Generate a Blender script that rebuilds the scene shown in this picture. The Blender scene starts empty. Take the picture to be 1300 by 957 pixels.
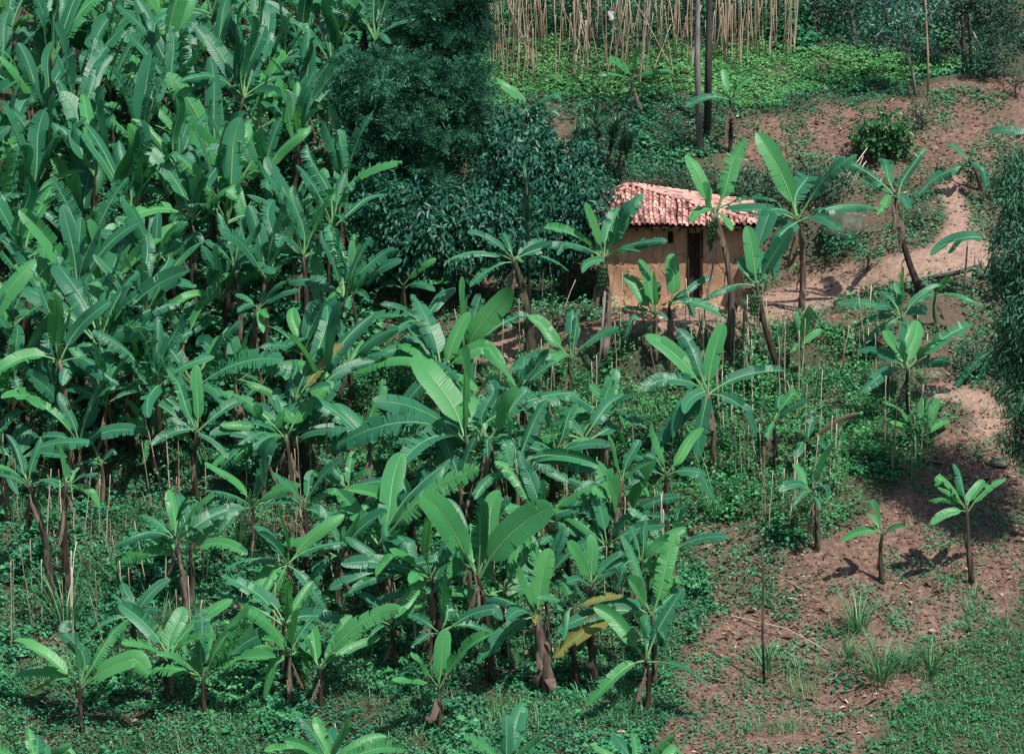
import bpy, math, random
import numpy as np
from mathutils import Vector, Matrix, noise as mnoise

rnd = random.Random(7)
rng = np.random.default_rng(11)
C = bpy.context.scene.collection
scene = bpy.context.scene
Z = Vector((0, 0, 1))

# ------------------------------------------------------------------ camera model
W0, H0, FPX = 1300.0, 957.0, 3750.0
PITCH = math.radians(12.0)
CAM = Vector((0, -73.4, 15.6))
FW = Vector((0, math.cos(PITCH), -math.sin(PITCH)))
RT = Vector((1, 0, 0))
UP = Vector((0, math.sin(PITCH), math.cos(PITCH)))

def ray(px, py):
    return (FW + RT * ((px - W0 / 2) / FPX) + UP * ((H0 / 2 - py) / FPX)).normalized()

def at_y(px, py, y):
    d = ray(px, py)
    return CAM + d * ((y - CAM.y) / d.y)

def project(x, y, z):
    dx, dy, dz = x - CAM.x, y - CAM.y, z - CAM.z
    f = dy * FW.y + dz * FW.z
    f = np.where(f > 1, f, 1) if isinstance(f, np.ndarray) else max(f, 1)
    return W0 / 2 + FPX * dx / f, H0 / 2 - FPX * (dy * UP.y + dz * UP.z) / f

def ppm(p):
    return FPX / (p - CAM).dot(FW)

# ------------------------------------------------------------------ value noise
def vnoise(x, y, freq, seed=0):
    x = np.asarray(x, float) * freq; y = np.asarray(y, float) * freq
    xi = np.floor(x).astype(np.int64); yi = np.floor(y).astype(np.int64)
    fx = x - xi; fy = y - yi
    fx = fx * fx * (3 - 2 * fx); fy = fy * fy * (3 - 2 * fy)
    def hsh(a, b):
        n = (a * 374761393 + b * 668265263 + seed * 974711) & 0x7fffffff
        n = ((n ^ (n >> 13)) * 1274126177) & 0x7fffffff
        return ((n ^ (n >> 16)) & 0xffff) / 65535.0
    a = hsh(xi, yi); b = hsh(xi + 1, yi); c = hsh(xi, yi + 1); d = hsh(xi + 1, yi + 1)
    return (a * (1 - fx) + b * fx) * (1 - fy) + (c * (1 - fx) + d * fx) * fy

# ------------------------------------------------------------------ terrain height
PROF_Y = np.array([-600, -300, -110, -85, -73.4, -69, -62, -50, -38, -25, -13, 0, 8, 12.5, 14.5, 18, 22, 40, 80, 160, 600], float)
PROF_Z = np.array([60, 40, 20, 15, 13.8, 10, 1, -12, -15.5, -10.3, -5.2, 0, 3.2, 5.5, 6.15, 7.2, 8.8, 16, 31, 58, 150], float)
HUT = {}
def h0(x, y):
    x = np.asarray(x, float); y = np.asarray(y, float)
    z = np.interp(y, PROF_Y, PROF_Z)
    near = np.clip((y + 60) / 30, 0, 1)
    z = z + near * ((vnoise(x, y, 0.12, 1) - .5) * 0.9 + (vnoise(x, y, 0.35, 2) - .5) * 0.35)
    return z
def hgt(x, y):
    z = h0(x, y)
    if HUT:
        x = np.asarray(x, float); y = np.asarray(y, float)
        d = np.sqrt(((x - HUT['x']) / 4.2) ** 2 + ((y - HUT['y']) / 3.2) ** 2)
        w = np.clip((1.55 - d) / 0.55, 0, 1); w = w * w * (3 - 2 * w)
        z = z * (1 - w) + (HUT['z'] + 0.03 * (vnoise(x, y, .8, 3) - .5)) * w
    z = z + (vnoise(x, y, 1.1, 4) - .5) * 0.13 + (vnoise(x, y, 3.1, 5) - .5) * 0.05
    return z
def gz(x, y): return float(hgt(x, y))

def hit(px, py):
    d = ray(px, py)
    s = 45.0; prev = s
    while s < 400:
        p = CAM + d * s
        if p.z < gz(p.x, p.y): break
        prev = s; s += 0.5
    a, b = prev, s
    for _ in range(18):
        m = (a + b) / 2; p = CAM + d * m
        if p.z < gz(p.x, p.y): b = m
        else: a = m
    return CAM + d * b

hp = hit(860, 392)
HUT.update(x=hp.x, y=hp.y + 1.2, z=float(h0(hp.x, hp.y)) )

# ------------------------------------------------------------------ object helpers
def tag(o, label=None, cat=None, group=None, kind=None):
    if label: o['label'] = label
    if cat: o['category'] = cat
    if group: o['group'] = group
    if kind: o['kind'] = kind
    return o
def link(o, parent=None):
    C.objects.link(o)
    if parent is not None: o.parent = parent
    return o
def empty(name, loc, label, cat, group=None):
    o = bpy.data.objects.new(name, None); o.location = loc; o.empty_display_size = .2
    link(o); return tag(o, label, cat, group)
def mesh_obj(name, verts, faces, mats, parent=None, midx=None, smooth=True, uvs=None):
    me = bpy.data.meshes.new(name)
    me.from_pydata([tuple(v) for v in verts], [], faces)
    for m in (mats if isinstance(mats, (list, tuple)) else [mats]): me.materials.append(m)
    if midx is not None: me.polygons.foreach_set('material_index', midx)
    me.polygons.foreach_set('use_smooth', [smooth] * len(me.polygons))
    if uvs is not None:
        uv = me.uv_layers.new(name='UVMap')
        li = np.zeros(len(me.loops), dtype=np.int32); me.loops.foreach_get('vertex_index', li)
        uv.data.foreach_set('uv', np.asarray(uvs, dtype=np.float32)[li].ravel())
    me.update()
    o = bpy.data.objects.new(name, me)
    return link(o, parent)
def np_mesh_obj(name, verts, faces, mat, parent=None, attrs=None, smooth=False):
    """verts (N,3), faces (M,k) all of the same size k"""
    me = bpy.data.meshes.new(name)
    n, (m, k) = len(verts), faces.shape
    me.vertices.add(n); me.vertices.foreach_set('co', np.asarray(verts, np.float32).ravel())
    me.loops.add(m * k); me.loops.foreach_set('vertex_index', faces.astype(np.int32).ravel())
    me.polygons.add(m); me.polygons.foreach_set('loop_start', np.arange(0, m * k, k, dtype=np.int32))
    if smooth: me.polygons.foreach_set('use_smooth', np.ones(m, bool))
    for nm, arr in (attrs or {}).items():
        a = me.attributes.new(nm, 'FLOAT', 'POINT'); a.data.foreach_set('value', np.asarray(arr, np.float32))
    me.materials.append(mat); me.update(calc_edges=True); me.validate()
    return link(bpy.data.objects.new(name, me), parent)

# ------------------------------------------------------------------ materials
def nt(name):
    m = bpy.data.materials.new(name); m.use_nodes = True
    t = m.node_tree; t.nodes.clear(); return m, t
def N(t, typ, **kw):
    n = t.nodes.new(typ)
    for k, v in kw.items():
        if k.startswith('i_'): n.inputs[k[2:].replace('_', ' ')].default_value = v
        else: setattr(n, k, v)
    return n
def ramp(t, fac, stops):
    r = N(t, 'ShaderNodeValToRGB'); e = r.color_ramp.elements
    while len(e) < len(stops): e.new(.5)
    for el, (p, c) in zip(e, stops): el.position = p; el.color = (*c, 1)
    t.links.new(fac, r.inputs[0]); return r.outputs[0]
def mathn(t, op, a, b=None, c=None):
    n = N(t, 'ShaderNodeMath', operation=op)
    for i, v in enumerate((a, b, c)):
        if v is None: continue
        if isinstance(v, (int, float)): n.inputs[i].default_value = v
        else: t.links.new(v, n.inputs[i])
    return n.outputs[0]
def mixc(t, f, a, b):
    n = N(t, 'ShaderNodeMix', data_type='RGBA')
    for i, v in ((0, f), (6, a), (7, b)):
        if isinstance(v, (int, float)): n.inputs[i].default_value = v
        elif isinstance(v, tuple): n.inputs[i].default_value = (*v, 1)
        else: t.links.new(v, n.inputs[i])
    return n.outputs[2]
def noise(t, scale, detail=4, rough=.55, vec=None, dist=0):
    n = N(t, 'ShaderNodeTexNoise'); n.inputs['Scale'].default_value = scale
    n.inputs['Detail'].default_value = detail; n.inputs['Roughness'].default_value = rough
    n.inputs['Distortion'].default_value = dist
    if vec is not None: t.links.new(vec, n.inputs['Vector'])
    return n.outputs['Fac']
def finish(t, col, rough=.6, bump=None, bstr=.3, bdist=.02, trans=0, tcol=None, spec=.5):
    p = N(t, 'ShaderNodeBsdfPrincipled')
    if isinstance(col, tuple): p.inputs['Base Color'].default_value = (*col, 1)
    else: t.links.new(col, p.inputs['Base Color'])
    if isinstance(rough, (int, float)): p.inputs['Roughness'].default_value = rough
    else: t.links.new(rough, p.inputs['Roughness'])
    p.inputs['Specular IOR Level'].default_value = spec
    if bump is not None:
        b = N(t, 'ShaderNodeBump'); b.inputs['Strength'].default_value = bstr; b.inputs['Distance'].default_value = bdist
        t.links.new(bump, b.inputs['Height']); t.links.new(b.outputs[0], p.inputs['Normal'])
    out = N(t, 'ShaderNodeOutputMaterial'); sh = p.outputs[0]
    if trans:
        tr = N(t, 'ShaderNodeBsdfTranslucent')
        if tcol is not None: t.links.new(tcol, tr.inputs[0])
        mx = N(t, 'ShaderNodeMixShader'); mx.inputs[0].default_value = trans
        t.links.new(sh, mx.inputs[1]); t.links.new(tr.outputs[0], mx.inputs[2]); sh = mx.outputs[0]
    t.links.new(sh, out.inputs[0])
def objcoord(t):
    return N(t, 'ShaderNodeTexCoord').outputs['Object']

def N_u(t, u):
    c = N(t, 'ShaderNodeCombineXYZ'); t.links.new(u, c.inputs[0]); return c.outputs[0]
def banana_mat(name, ca, cb, cy, under, edge, trans=.3, rough=.4, patch=None):
    m, t = nt(name)
    uv = N(t, 'ShaderNodeUVMap'); sp = N(t, 'ShaderNodeSeparateXYZ'); t.links.new(uv.outputs[0], sp.inputs[0])
    u, v = sp.outputs[0], sp.outputs[1]
    oi = N(t, 'ShaderNodeObjectInfo').outputs['Random']
    av = mathn(t, 'ABSOLUTE', mathn(t, 'SUBTRACT', v, .5))       # 0 midrib .. .5 margin
    base = ramp(t, oi, [(0, cb), (.35, ca), (.7, ca), (.85, tuple(.5 * (p + q) for p, q in zip(ca, cy))), (1, cy)])
    ns = noise(t, 2.2, 3, vec=objcoord(t))
    base = mixc(t, mathn(t, 'MULTIPLY', ns, .5), base, cb)
    # lateral vein stripes
    ph = mathn(t, 'ADD', mathn(t, 'MULTIPLY', u, 84.0), mathn(t, 'MULTIPLY', av, -11.0))
    st = mathn(t, 'ADD', mathn(t, 'SINE', mathn(t, 'ADD', ph, mathn(t, 'MULTIPLY', noise(t, 7, 1, vec=N_u(t, u)), 14))), 0)
    st = mathn(t, 'MULTIPLY_ADD', st, .5, .5)
    base = mixc(t, mathn(t, 'MULTIPLY', st, .24), base, cy)
    edge_l = ramp(t, av, [(.455, (0, 0, 0)), (.485, (1, 1, 1))]); base = mixc(t, mathn(t, 'MULTIPLY', edge_l, .3), base, (.2, .4, .2))
    if patch is not None:
        pm = ramp(t, mathn(t, 'ADD', noise(t, 3.5, 5, vec=objcoord(t)), mathn(t, 'MULTIPLY', av, .5)), [(.52, (0, 0, 0)), (.62, (1, 1, 1))])
        base = mixc(t, pm, base, patch)
    em = ramp(t, mathn(t, 'ADD', av, mathn(t, 'MULTIPLY', noise(t, 4, 4, vec=uv.outputs[0]), .09)), [(.515, (0, 0, 0)), (.54, (1, 1, 1))])
    base = mixc(t, em, base, edge)
    geo = N(t, 'ShaderNodeNewGeometry')
    base = mixc(t, mathn(t, 'MULTIPLY', geo.outputs['Backfacing'], .55), base, under)
    finish(t, base, rough, bump=st, bstr=.25, bdist=.008, trans=trans, tcol=mixc(t, .6, base, cy), spec=.34)
    return m
M_LEAF = banana_mat('banana_leaf', (.016, .150, .062), (.008, .080, .046), (.06, .34, .10), (.045, .21, .13), (.20, .17, .07))
M_LEAFY = banana_mat('banana_leaf_young', (.06, .34, .075), (.03, .23, .075), (.17, .52, .12), (.07, .30, .12), (.2, .2, .07), trans=.34)
M_YEL = banana_mat('banana_leaf_yellowing', (.10, .24, .05), (.26, .27, .045), (.40, .33, .06), (.22, .25, .08), (.12, .06, .03), patch=(.22, .13, .05))
M_DEAD = banana_mat('banana_leaf_dead', (.12, .09, .065), (.07, .05, .036), (.24, .19, .14), (.17, .135, .1), (.08, .05, .03), trans=.1, rough=.8)
def simple_mat(name, stops, scale, rough=.7, bstr=.4, bdist=.02, stretch=(1, 1, 1), spec=.3, trans=0, rand=0):
    m, t = nt(name)
    mp = N(t, 'ShaderNodeMapping'); mp.inputs['Scale'].default_value = stretch
    t.links.new(objcoord(t), mp.inputs[0])
    n = noise(t, scale, 5, .6, vec=mp.outputs[0])
    f = n
    if rand:
        oi = N(t, 'ShaderNodeObjectInfo').outputs['Random']
        f = mathn(t, 'ADD', n, mathn(t, 'MULTIPLY', mathn(t, 'SUBTRACT', oi, .5), rand))
    c = ramp(t, f, stops)
    finish(t, c, rough, bump=n, bstr=bstr, bdist=bdist, trans=trans, tcol=c, spec=spec)
    return m
M_RIB = simple_mat('midrib', [(.3, (.10, .27, .10)), (.7, (.19, .36, .15))], 3, .45, .1)
M_RIBD = simple_mat('dry_midrib', [(.3, (.15, .11, .06)), (.7, (.26, .2, .13))], 3, .8, .1)
M_STEM = simple_mat('pseudostem', [(.28, (.018, .013, .011)), (.45, (.055, .034, .025)), (.55, (.04, .055, .03)), (.64, (.10, .075, .055)), (.78, (.22, .17, .12))], 3.2, .6, .6, .02, (5, 5, .6), rand=.35)
M_STEMG = simple_mat('young_pseudostem', [(.3, (.05, .09, .04)), (.6, (.10, .16, .07)), (.8, (.12, .08, .05))], 2.2, .5, .4, .02, (5, 5, .6), rand=.2)
M_STEMP = simple_mat('dry_pseudostem', [(.3, (.05, .036, .028)), (.5, (.14, .10, .08)), (.7, (.30, .25, .2))], 2.8, .8, .6, .02, (6, 6, .6), rand=.2)
M_POLE = simple_mat('weathered_stake', [(.25, (.27, .18, .12)), (.5, (.48, .37, .27)), (.75, (.64, .54, .43))], 2.0, .85, .4, .01, (8, 8, 1.2), rand=.5)
M_BARKP = simple_mat('pale_bark', [(.3, (.12, .11, .10)), (.6, (.27, .24, .22)), (.8, (.38, .35, .32))], 3, .85, .5, .02, (3, 3, .7))
M_BARKD = simple_mat('dark_bark', [(.3, (.035, .03, .028)), (.6, (.08, .07, .06)), (.8, (.14, .12, .10))], 3, .85, .6, .02, (3, 3, .7))
M_BUNCH = simple_mat('green_fruit', [(.3, (.03, .08, .03)), (.7, (.07, .16, .05))], 6, .5, .3)
M_ROCK = simple_mat('mossy_rock', [(.3, (.03, .06, .03)), (.5, (.08, .10, .07)), (.7, (.2, .17, .14))], 3, .85, .7, .04)
M_WOODD = simple_mat('dark_wood', [(.3, (.02, .014, .012)), (.7, (.06, .04, .03))], 4, .8, .5, .01, (6, 6, 1))
M_CLOTH = simple_mat('white_rag', [(.3, (.6, .62, .66)), (.7, (.8, .8, .82))], 4, .8, .2)

def foliage_mat(name, stops, rough=.5, trans=.2, spec=.4, hue=(.3)):
    m, t = nt(name)
    a = N(t, 'ShaderNodeAttribute', attribute_name='tone')
    oi = N(t, 'ShaderNodeObjectInfo').outputs['Random']
    f = mathn(t, 'ADD', a.outputs['Fac'], mathn(t, 'MULTIPLY', mathn(t, 'SUBTRACT', oi, .5), .25))
    c = ramp(t, f, stops)
    finish(t, c, rough, trans=trans, tcol=c, spec=spec); return m
M_BEAN = foliage_mat('bean_foliage', [(0, (.022, .16, .06)), (.5, (.05, .28, .10)), (1, (.12, .42, .15))], .5, .3)
M_TERR = foliage_mat('terrace_foliage', [(0, (.06, .23, .075)), (.5, (.11, .35, .115)), (1, (.2, .46, .17))], .55, .3)
M_WEED = foliage_mat('weed_foliage', [(0, (.022, .14, .075)), (.5, (.045, .25, .115)), (1, (.12, .40, .18))], .55, .25)
M_COFF = foliage_mat('glossy_dark_foliage', [(0, (.008, .06, .04)), (.6, (.018, .125, .075)), (1, (.05, .23, .12))], .46, .12, .4)
M_FEATH = foliage_mat('feathery_foliage', [(0, (.012, .065, .040)), (.55, (.03, .14, .08)), (1, (.10, .34, .17))], .65, .15, .2)
M_FARF = foliage_mat('shade_tree_foliage', [(0, (.014, .065, .040)), (.6, (.030, .11, .065)), (1, (.07, .19, .10))], .5, .2)
M_BLUEF = foliage_mat('bluish_foliage', [(0, (.02, .09, .07)), (.6, (.045, .16, .12)), (1, (.10, .27, .20))], .5, .15)
M_BRIF = foliage_mat('bright_shrub_foliage', [(0, (.025, .12, .04)), (.6, (.05, .19, .06)), (1, (.10, .30, .09))], .4, .25)
M_GUM = foliage_mat('willowy_foliage', [(0, (.02, .10, .055)), (.6, (.055, .20, .10)), (1, (.13, .34, .17))], .5, .2)
M_GRASS = foliage_mat('grass_blades', [(0, (.045, .17, .065)), (.6, (.09, .28, .11)), (1, (.20, .42, .2))], .5, .25)
M_LITTER = foliage_mat('dry_litter', [(0, (.10, .06, .045)), (.5, (.28, .20, .14)), (1, (.55, .46, .38))], .85, .0)
M_SPIKE = foliage_mat('spiky_foliage', [(0, (.014, .07, .042)), (.6, (.04, .15, .08)), (1, (.12, .30, .13))], .4, .1)

# ground
def ground_mat():
    m, t = nt('earth')
    oc = objcoord(t)
    n1 = noise(t, .6, 6, .6, oc); n2 = noise(t, 7, 6, .65, oc); n3 = noise(t, 30, 4, .7, oc)
    soil = ramp(t, n2, [(.30, (.08, .048, .036)), (.5, (.205, .128, .096)), (.70, (.38, .262, .20))])
    soil = mixc(t, mathn(t, 'MULTIPLY', n1, .5), soil, (.15, .10, .075))
    pale = ramp(t, n2, [(.3, (.29, .175, .135)), (.55, (.43, .295, .23)), (.75, (.56, .45, .34))])
    a = N(t, 'ShaderNodeAttribute', attribute_name='path')
    c = mixc(t, mathn(t, 'MULTIPLY', a.outputs['Fac'], mathn(t, 'MULTIPLY_ADD', n1, .8, .4)), soil, pale)
    g = N(t, 'ShaderNodeAttribute', attribute_name='green')
    gf = ramp(t, mathn(t, 'MULTIPLY', mathn(t, 'ADD', n2, mathn(t, 'SUBTRACT', n1, .45)), g.outputs['Fac']), [(.25, (0, 0, 0)), (.5, (1, 1, 1))])
    c = mixc(t, mathn(t, 'MULTIPLY', gf, .75), c, (.035, .07, .035))  # dark green growth tint; in the grove it also carries painted shade
    sp = ramp(t, n3, [(.66, (0, 0, 0)), (.74, (1, 1, 1))])
    c = mixc(t, mathn(t, 'MULTIPLY', sp, .5), c, (.34, .26, .21))
    b = mathn(t, 'ADD', n2, mathn(t, 'MULTIPLY', n3, .5))
    finish(t, c, .92, bump=b, bstr=.8, bdist=.09, spec=.15)
    return m
M_GROUND = ground_mat()

# ------------------------------------------------------------------ zones (photo polygons read as a map of the hillside)
def inpoly(px, py, poly):
    px = np.asarray(px, float); py = np.asarray(py, float)
    r = np.zeros(px.shape, bool); n = len(poly)
    for i in range(n):
        x1, y1 = poly[i]; x2, y2 = poly[(i + 1) % n]
        if y1 == y2: continue
        c = ((y1 > py) != (y2 > py)) & (px < (x2 - x1) * (py - y1) / (y2 - y1) + x1)
        r ^= c
    return r
ZP = dict(
    lower=[(-200, 590), (430, 560), (860, 620), (900, 740), (860, 880), (830, 1100), (-200, 1100)],
    field=[(430, 450), (760, 425), (930, 408), (1090, 430), (1170, 470), (1180, 540), (1215, 560), (1150, 625), (1010, 690), (860, 640), (430, 600)],
    bare=[(860, 850), (960, 750), (1060, 680), (1130, 630), (1200, 545), (1250, 520), (1400, 500), (1400, 740), (1230, 800), (1180, 860), (1050, 1000), (820, 1000)],
    grass=[(1165, 880), (1225, 810), (1300, 752), (1500, 700), (1500, 1200), (1050, 1200), (1100, 960)],
    path=[(1165, 490), (1205, 487), (1248, 497), (1276, 517), (1272, 545), (1250, 558), (1232, 556), (1240, 536), (1232, 518), (1205, 508), (1165, 506)],
    path2=[(930, 420), (975, 372), (1040, 345), (1120, 328), (1185, 312), (1205, 280), (1192, 245), (1196, 220), (1216, 220), (1222, 250), (1232, 300), (1300, 318), (1300, 350), (1200, 350), (1110, 366), (1040, 395), (960, 425)],
    yard=[(590, 460), (610, 425), (760, 415), (790, 395), (950, 390), (960, 418), (760, 432), (640, 470)],
    bank=[(905, 200), (930, 150), (1060, 130), (1150, 120), (1230, 95), (1320, 90), (1500, 90), (1500, 270), (1240, 250), (1170, 230), (1110, 225), (1050, 200), (960, 215)],
    terr=[(560, 62), (1120, 60), (1190, 70), (1240, 80), (1200, 96), (1120, 116), (1050, 124), (940, 132), (880, 130), (760, 128), (560, 132)],
    weeds=[(560, 132), (760, 130), (880, 134), (1050, 126), (1130, 112), (1190, 80), (1260, 55), (1400, 55), (1400, 88), (1300, 92), (1235, 100), (1150, 125), (1060, 135), (930, 145), (880, 235), (760, 235), (740, 140), (560, 150)],
    back=[(-300, -400), (1600, -400), (1600, 62), (560, 62), (560, 0), (-300, 0)],
    grove=[(-300, 0), (560, 0), (560, 200), (470, 400), (430, 560), (-300, 590)],
)
# ------------------------------------------------------------------ terrain mesh
def build_ground():
    def axis(lo, a, b, hi, d):
        mid = np.arange(a, b + d / 2, d)
        l = a - np.cumsum(d * 1.22 ** np.arange(1, 60)); l = l[l > lo][::-1]
        r = b + np.cumsum(d * 1.22 ** np.arange(1, 60)); r = r[r < hi]
        return np.concatenate([[lo], l, mid, r, [hi]])
    xs = axis(-600, -17, 17, 600, .16); ys = axis(-600, -17, 26, 600, .16)
    X, Y = np.meshgrid(xs, ys)
    Zz = hgt(X, Y)
    nx, ny = len(xs), len(ys)
    V = np.stack([X, Y, Zz], -1).reshape(-1, 3)
    i = np.arange(nx - 1)[None, :] + np.arange(ny - 1)[:, None] * nx
    F = np.stack([i, i + 1, i + 1 + nx, i + nx], -1).reshape(-1, 4)
    px, py = project(V[:, 0], V[:, 1], V[:, 2])
    wx = px + (vnoise(V[:, 0], V[:, 1], 1.2, 8) - .5) * 34; wy = py + (vnoise(V[:, 0], V[:, 1], 1.2, 9) - .5) * 22
    wx2 = px + (wx - px) * .35; wy2 = py + (wy - py) * .35
    path = (inpoly(wx2, wy2, ZP['path']) | inpoly(wx2, wy2, ZP['path2'])) * 1.0
    path = np.maximum(path, inpoly(wx, wy, ZP['yard']) * .7)
    green = np.full(len(V), .7)
    for k, g in (('grove', 1.5), ('lower', 1.0), ('field', 1.1), ('bare', .35), ('grass', 1.4), ('bank', .42), ('terr', 1.4), ('weeds', 1.2), ('back', 1.2)):  # grove set high: its dark green also paints shade under the plants
        green[inpoly(wx, wy, ZP[k])] = g
    green[path > .5] = .05
    for arr in (path, green):
        a2 = arr.reshape(ny, nx)
        for _ in range(2):
            a2[1:-1, 1:-1] = (a2[1:-1, 1:-1] * 2 + a2[:-2, 1:-1] + a2[2:, 1:-1] + a2[1:-1, :-2] + a2[1:-1, 2:]) / 6
    o = np_mesh_obj('hillside_ground', V, F, M_GROUND, attrs=dict(path=path, green=green), smooth=True)
    tag(o, 'reddish brown hillside soil with a pale trodden path beside the hut', 'ground', kind='structure')
build_ground()

# ------------------------------------------------------------------ generic leaf clouds
def unit(a): return a / np.maximum(np.linalg.norm(a, axis=-1, keepdims=True), 1e-6)
def leaf_cloud(name, P, D, Nn, L, Wd, tone, mat, parent=None, fold=.25, shape=.45):
    P = np.asarray(P, float); n = len(P)
    L = np.broadcast_to(L, (n,))[:, None]; Wd = np.broadcast_to(Wd, (n,))[:, None]
    D = unit(D); S = unit(np.cross(D, Nn)); Nn = np.cross(S, D)
    b = P; tip = P + D * L - Nn * L * .12
    mid = P + D * L * shape
    l = mid + S * Wd * .5 + Nn * Wd * fold; r = mid - S * Wd * .5 + Nn * Wd * fold
    V = np.stack([b, r, tip, l], 1).reshape(-1, 3)
    k = np.arange(n) * 4
    F = np.stack([np.stack([k, k + 1, k + 2], 1), np.stack([k, k + 2, k + 3], 1)], 1).reshape(-1, 3)
    return np_mesh_obj(name, V, F, mat, parent, dict(tone=np.repeat(tone, 4)))
def blade_cloud(name, P, az, L, Wd, lean, bend, tone, mat, parent=None, seg=5):
    """arched grass-like strips; lean, bend in radians"""
    n = len(P); t = np.linspace(0, 1, seg + 1)
    L = np.broadcast_to(L, (n,)); lean = np.broadcast_to(lean, (n,)); bend = np.broadcast_to(bend, (n,)); Wd = np.broadcast_to(Wd, (n,))
    H = np.stack([np.cos(az), np.sin(az), np.zeros(n)], 1); S = np.stack([-np.sin(az), np.cos(az), np.zeros(n)], 1)
    pts = [np.asarray(P, float)]
    for i in range(seg):
        a = lean + bend * (i + .5) / seg
        pts.append(pts[-1] + (H * np.sin(a)[:, None] + np.array([0, 0, 1.]) * np.cos(a)[:, None]) * (L / seg)[:, None])
    V = []
    for i, p in enumerate(pts):
        w = Wd * (1 - .92 * t[i] ** 1.5) * (.6 + .8 * min(t[i] * 3, .5))
        V += [p + S * w[:, None] * .5, p - S * w[:, None] * .5]
    V = np.stack(V, 1).reshape(-1, 3); m = 2 * (seg + 1)
    k = np.arange(n)[:, None] * m + np.arange(seg)[None, :] * 2
    F = np.stack([k, k + 1, k + 3, k + 2], -1).reshape(-1, 4)
    return np_mesh_obj(name, V, F, mat, parent, dict(tone=np.repeat(tone, m)))
def tube_geo(pts, rad, nseg=8, V=None, F=None, cap=True, jit=0):
    V = [] if V is None else V; F = [] if F is None else F
    b0 = len(V); n = len(pts); prev = None
    for i, p in enumerate(pts):
        d = (pts[min(i + 1, n - 1)] - pts[max(i - 1, 0)]).normalized()
        a = prev if prev is not None else (Vector((1, 0, 0)) if abs(d.x) < .8 else Vector((0, 1, 0)))
        a = (a - d * a.dot(d)).normalized(); b = d.cross(a); prev = a
        for k in range(nseg):
            th = 2 * math.pi * k / nseg
            r = rad[i] * (1 + (rnd.uniform(-jit, jit) if jit else 0))
            V.append(p + a * math.cos(th) * r + b * math.sin(th) * r)
    for i in range(n - 1):
        for k in range(nseg):
            k2 = (k + 1) % nseg
            F.append((b0 + i * nseg + k, b0 + i * nseg + k2, b0 + (i + 1) * nseg + k2, b0 + (i + 1) * nseg + k))
    if cap:
        F.append(tuple(b0 + (n - 1) * nseg + k for k in range(nseg)))
        F.append(tuple(b0 + k for k in reversed(range(nseg))))
    return V, F

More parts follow.
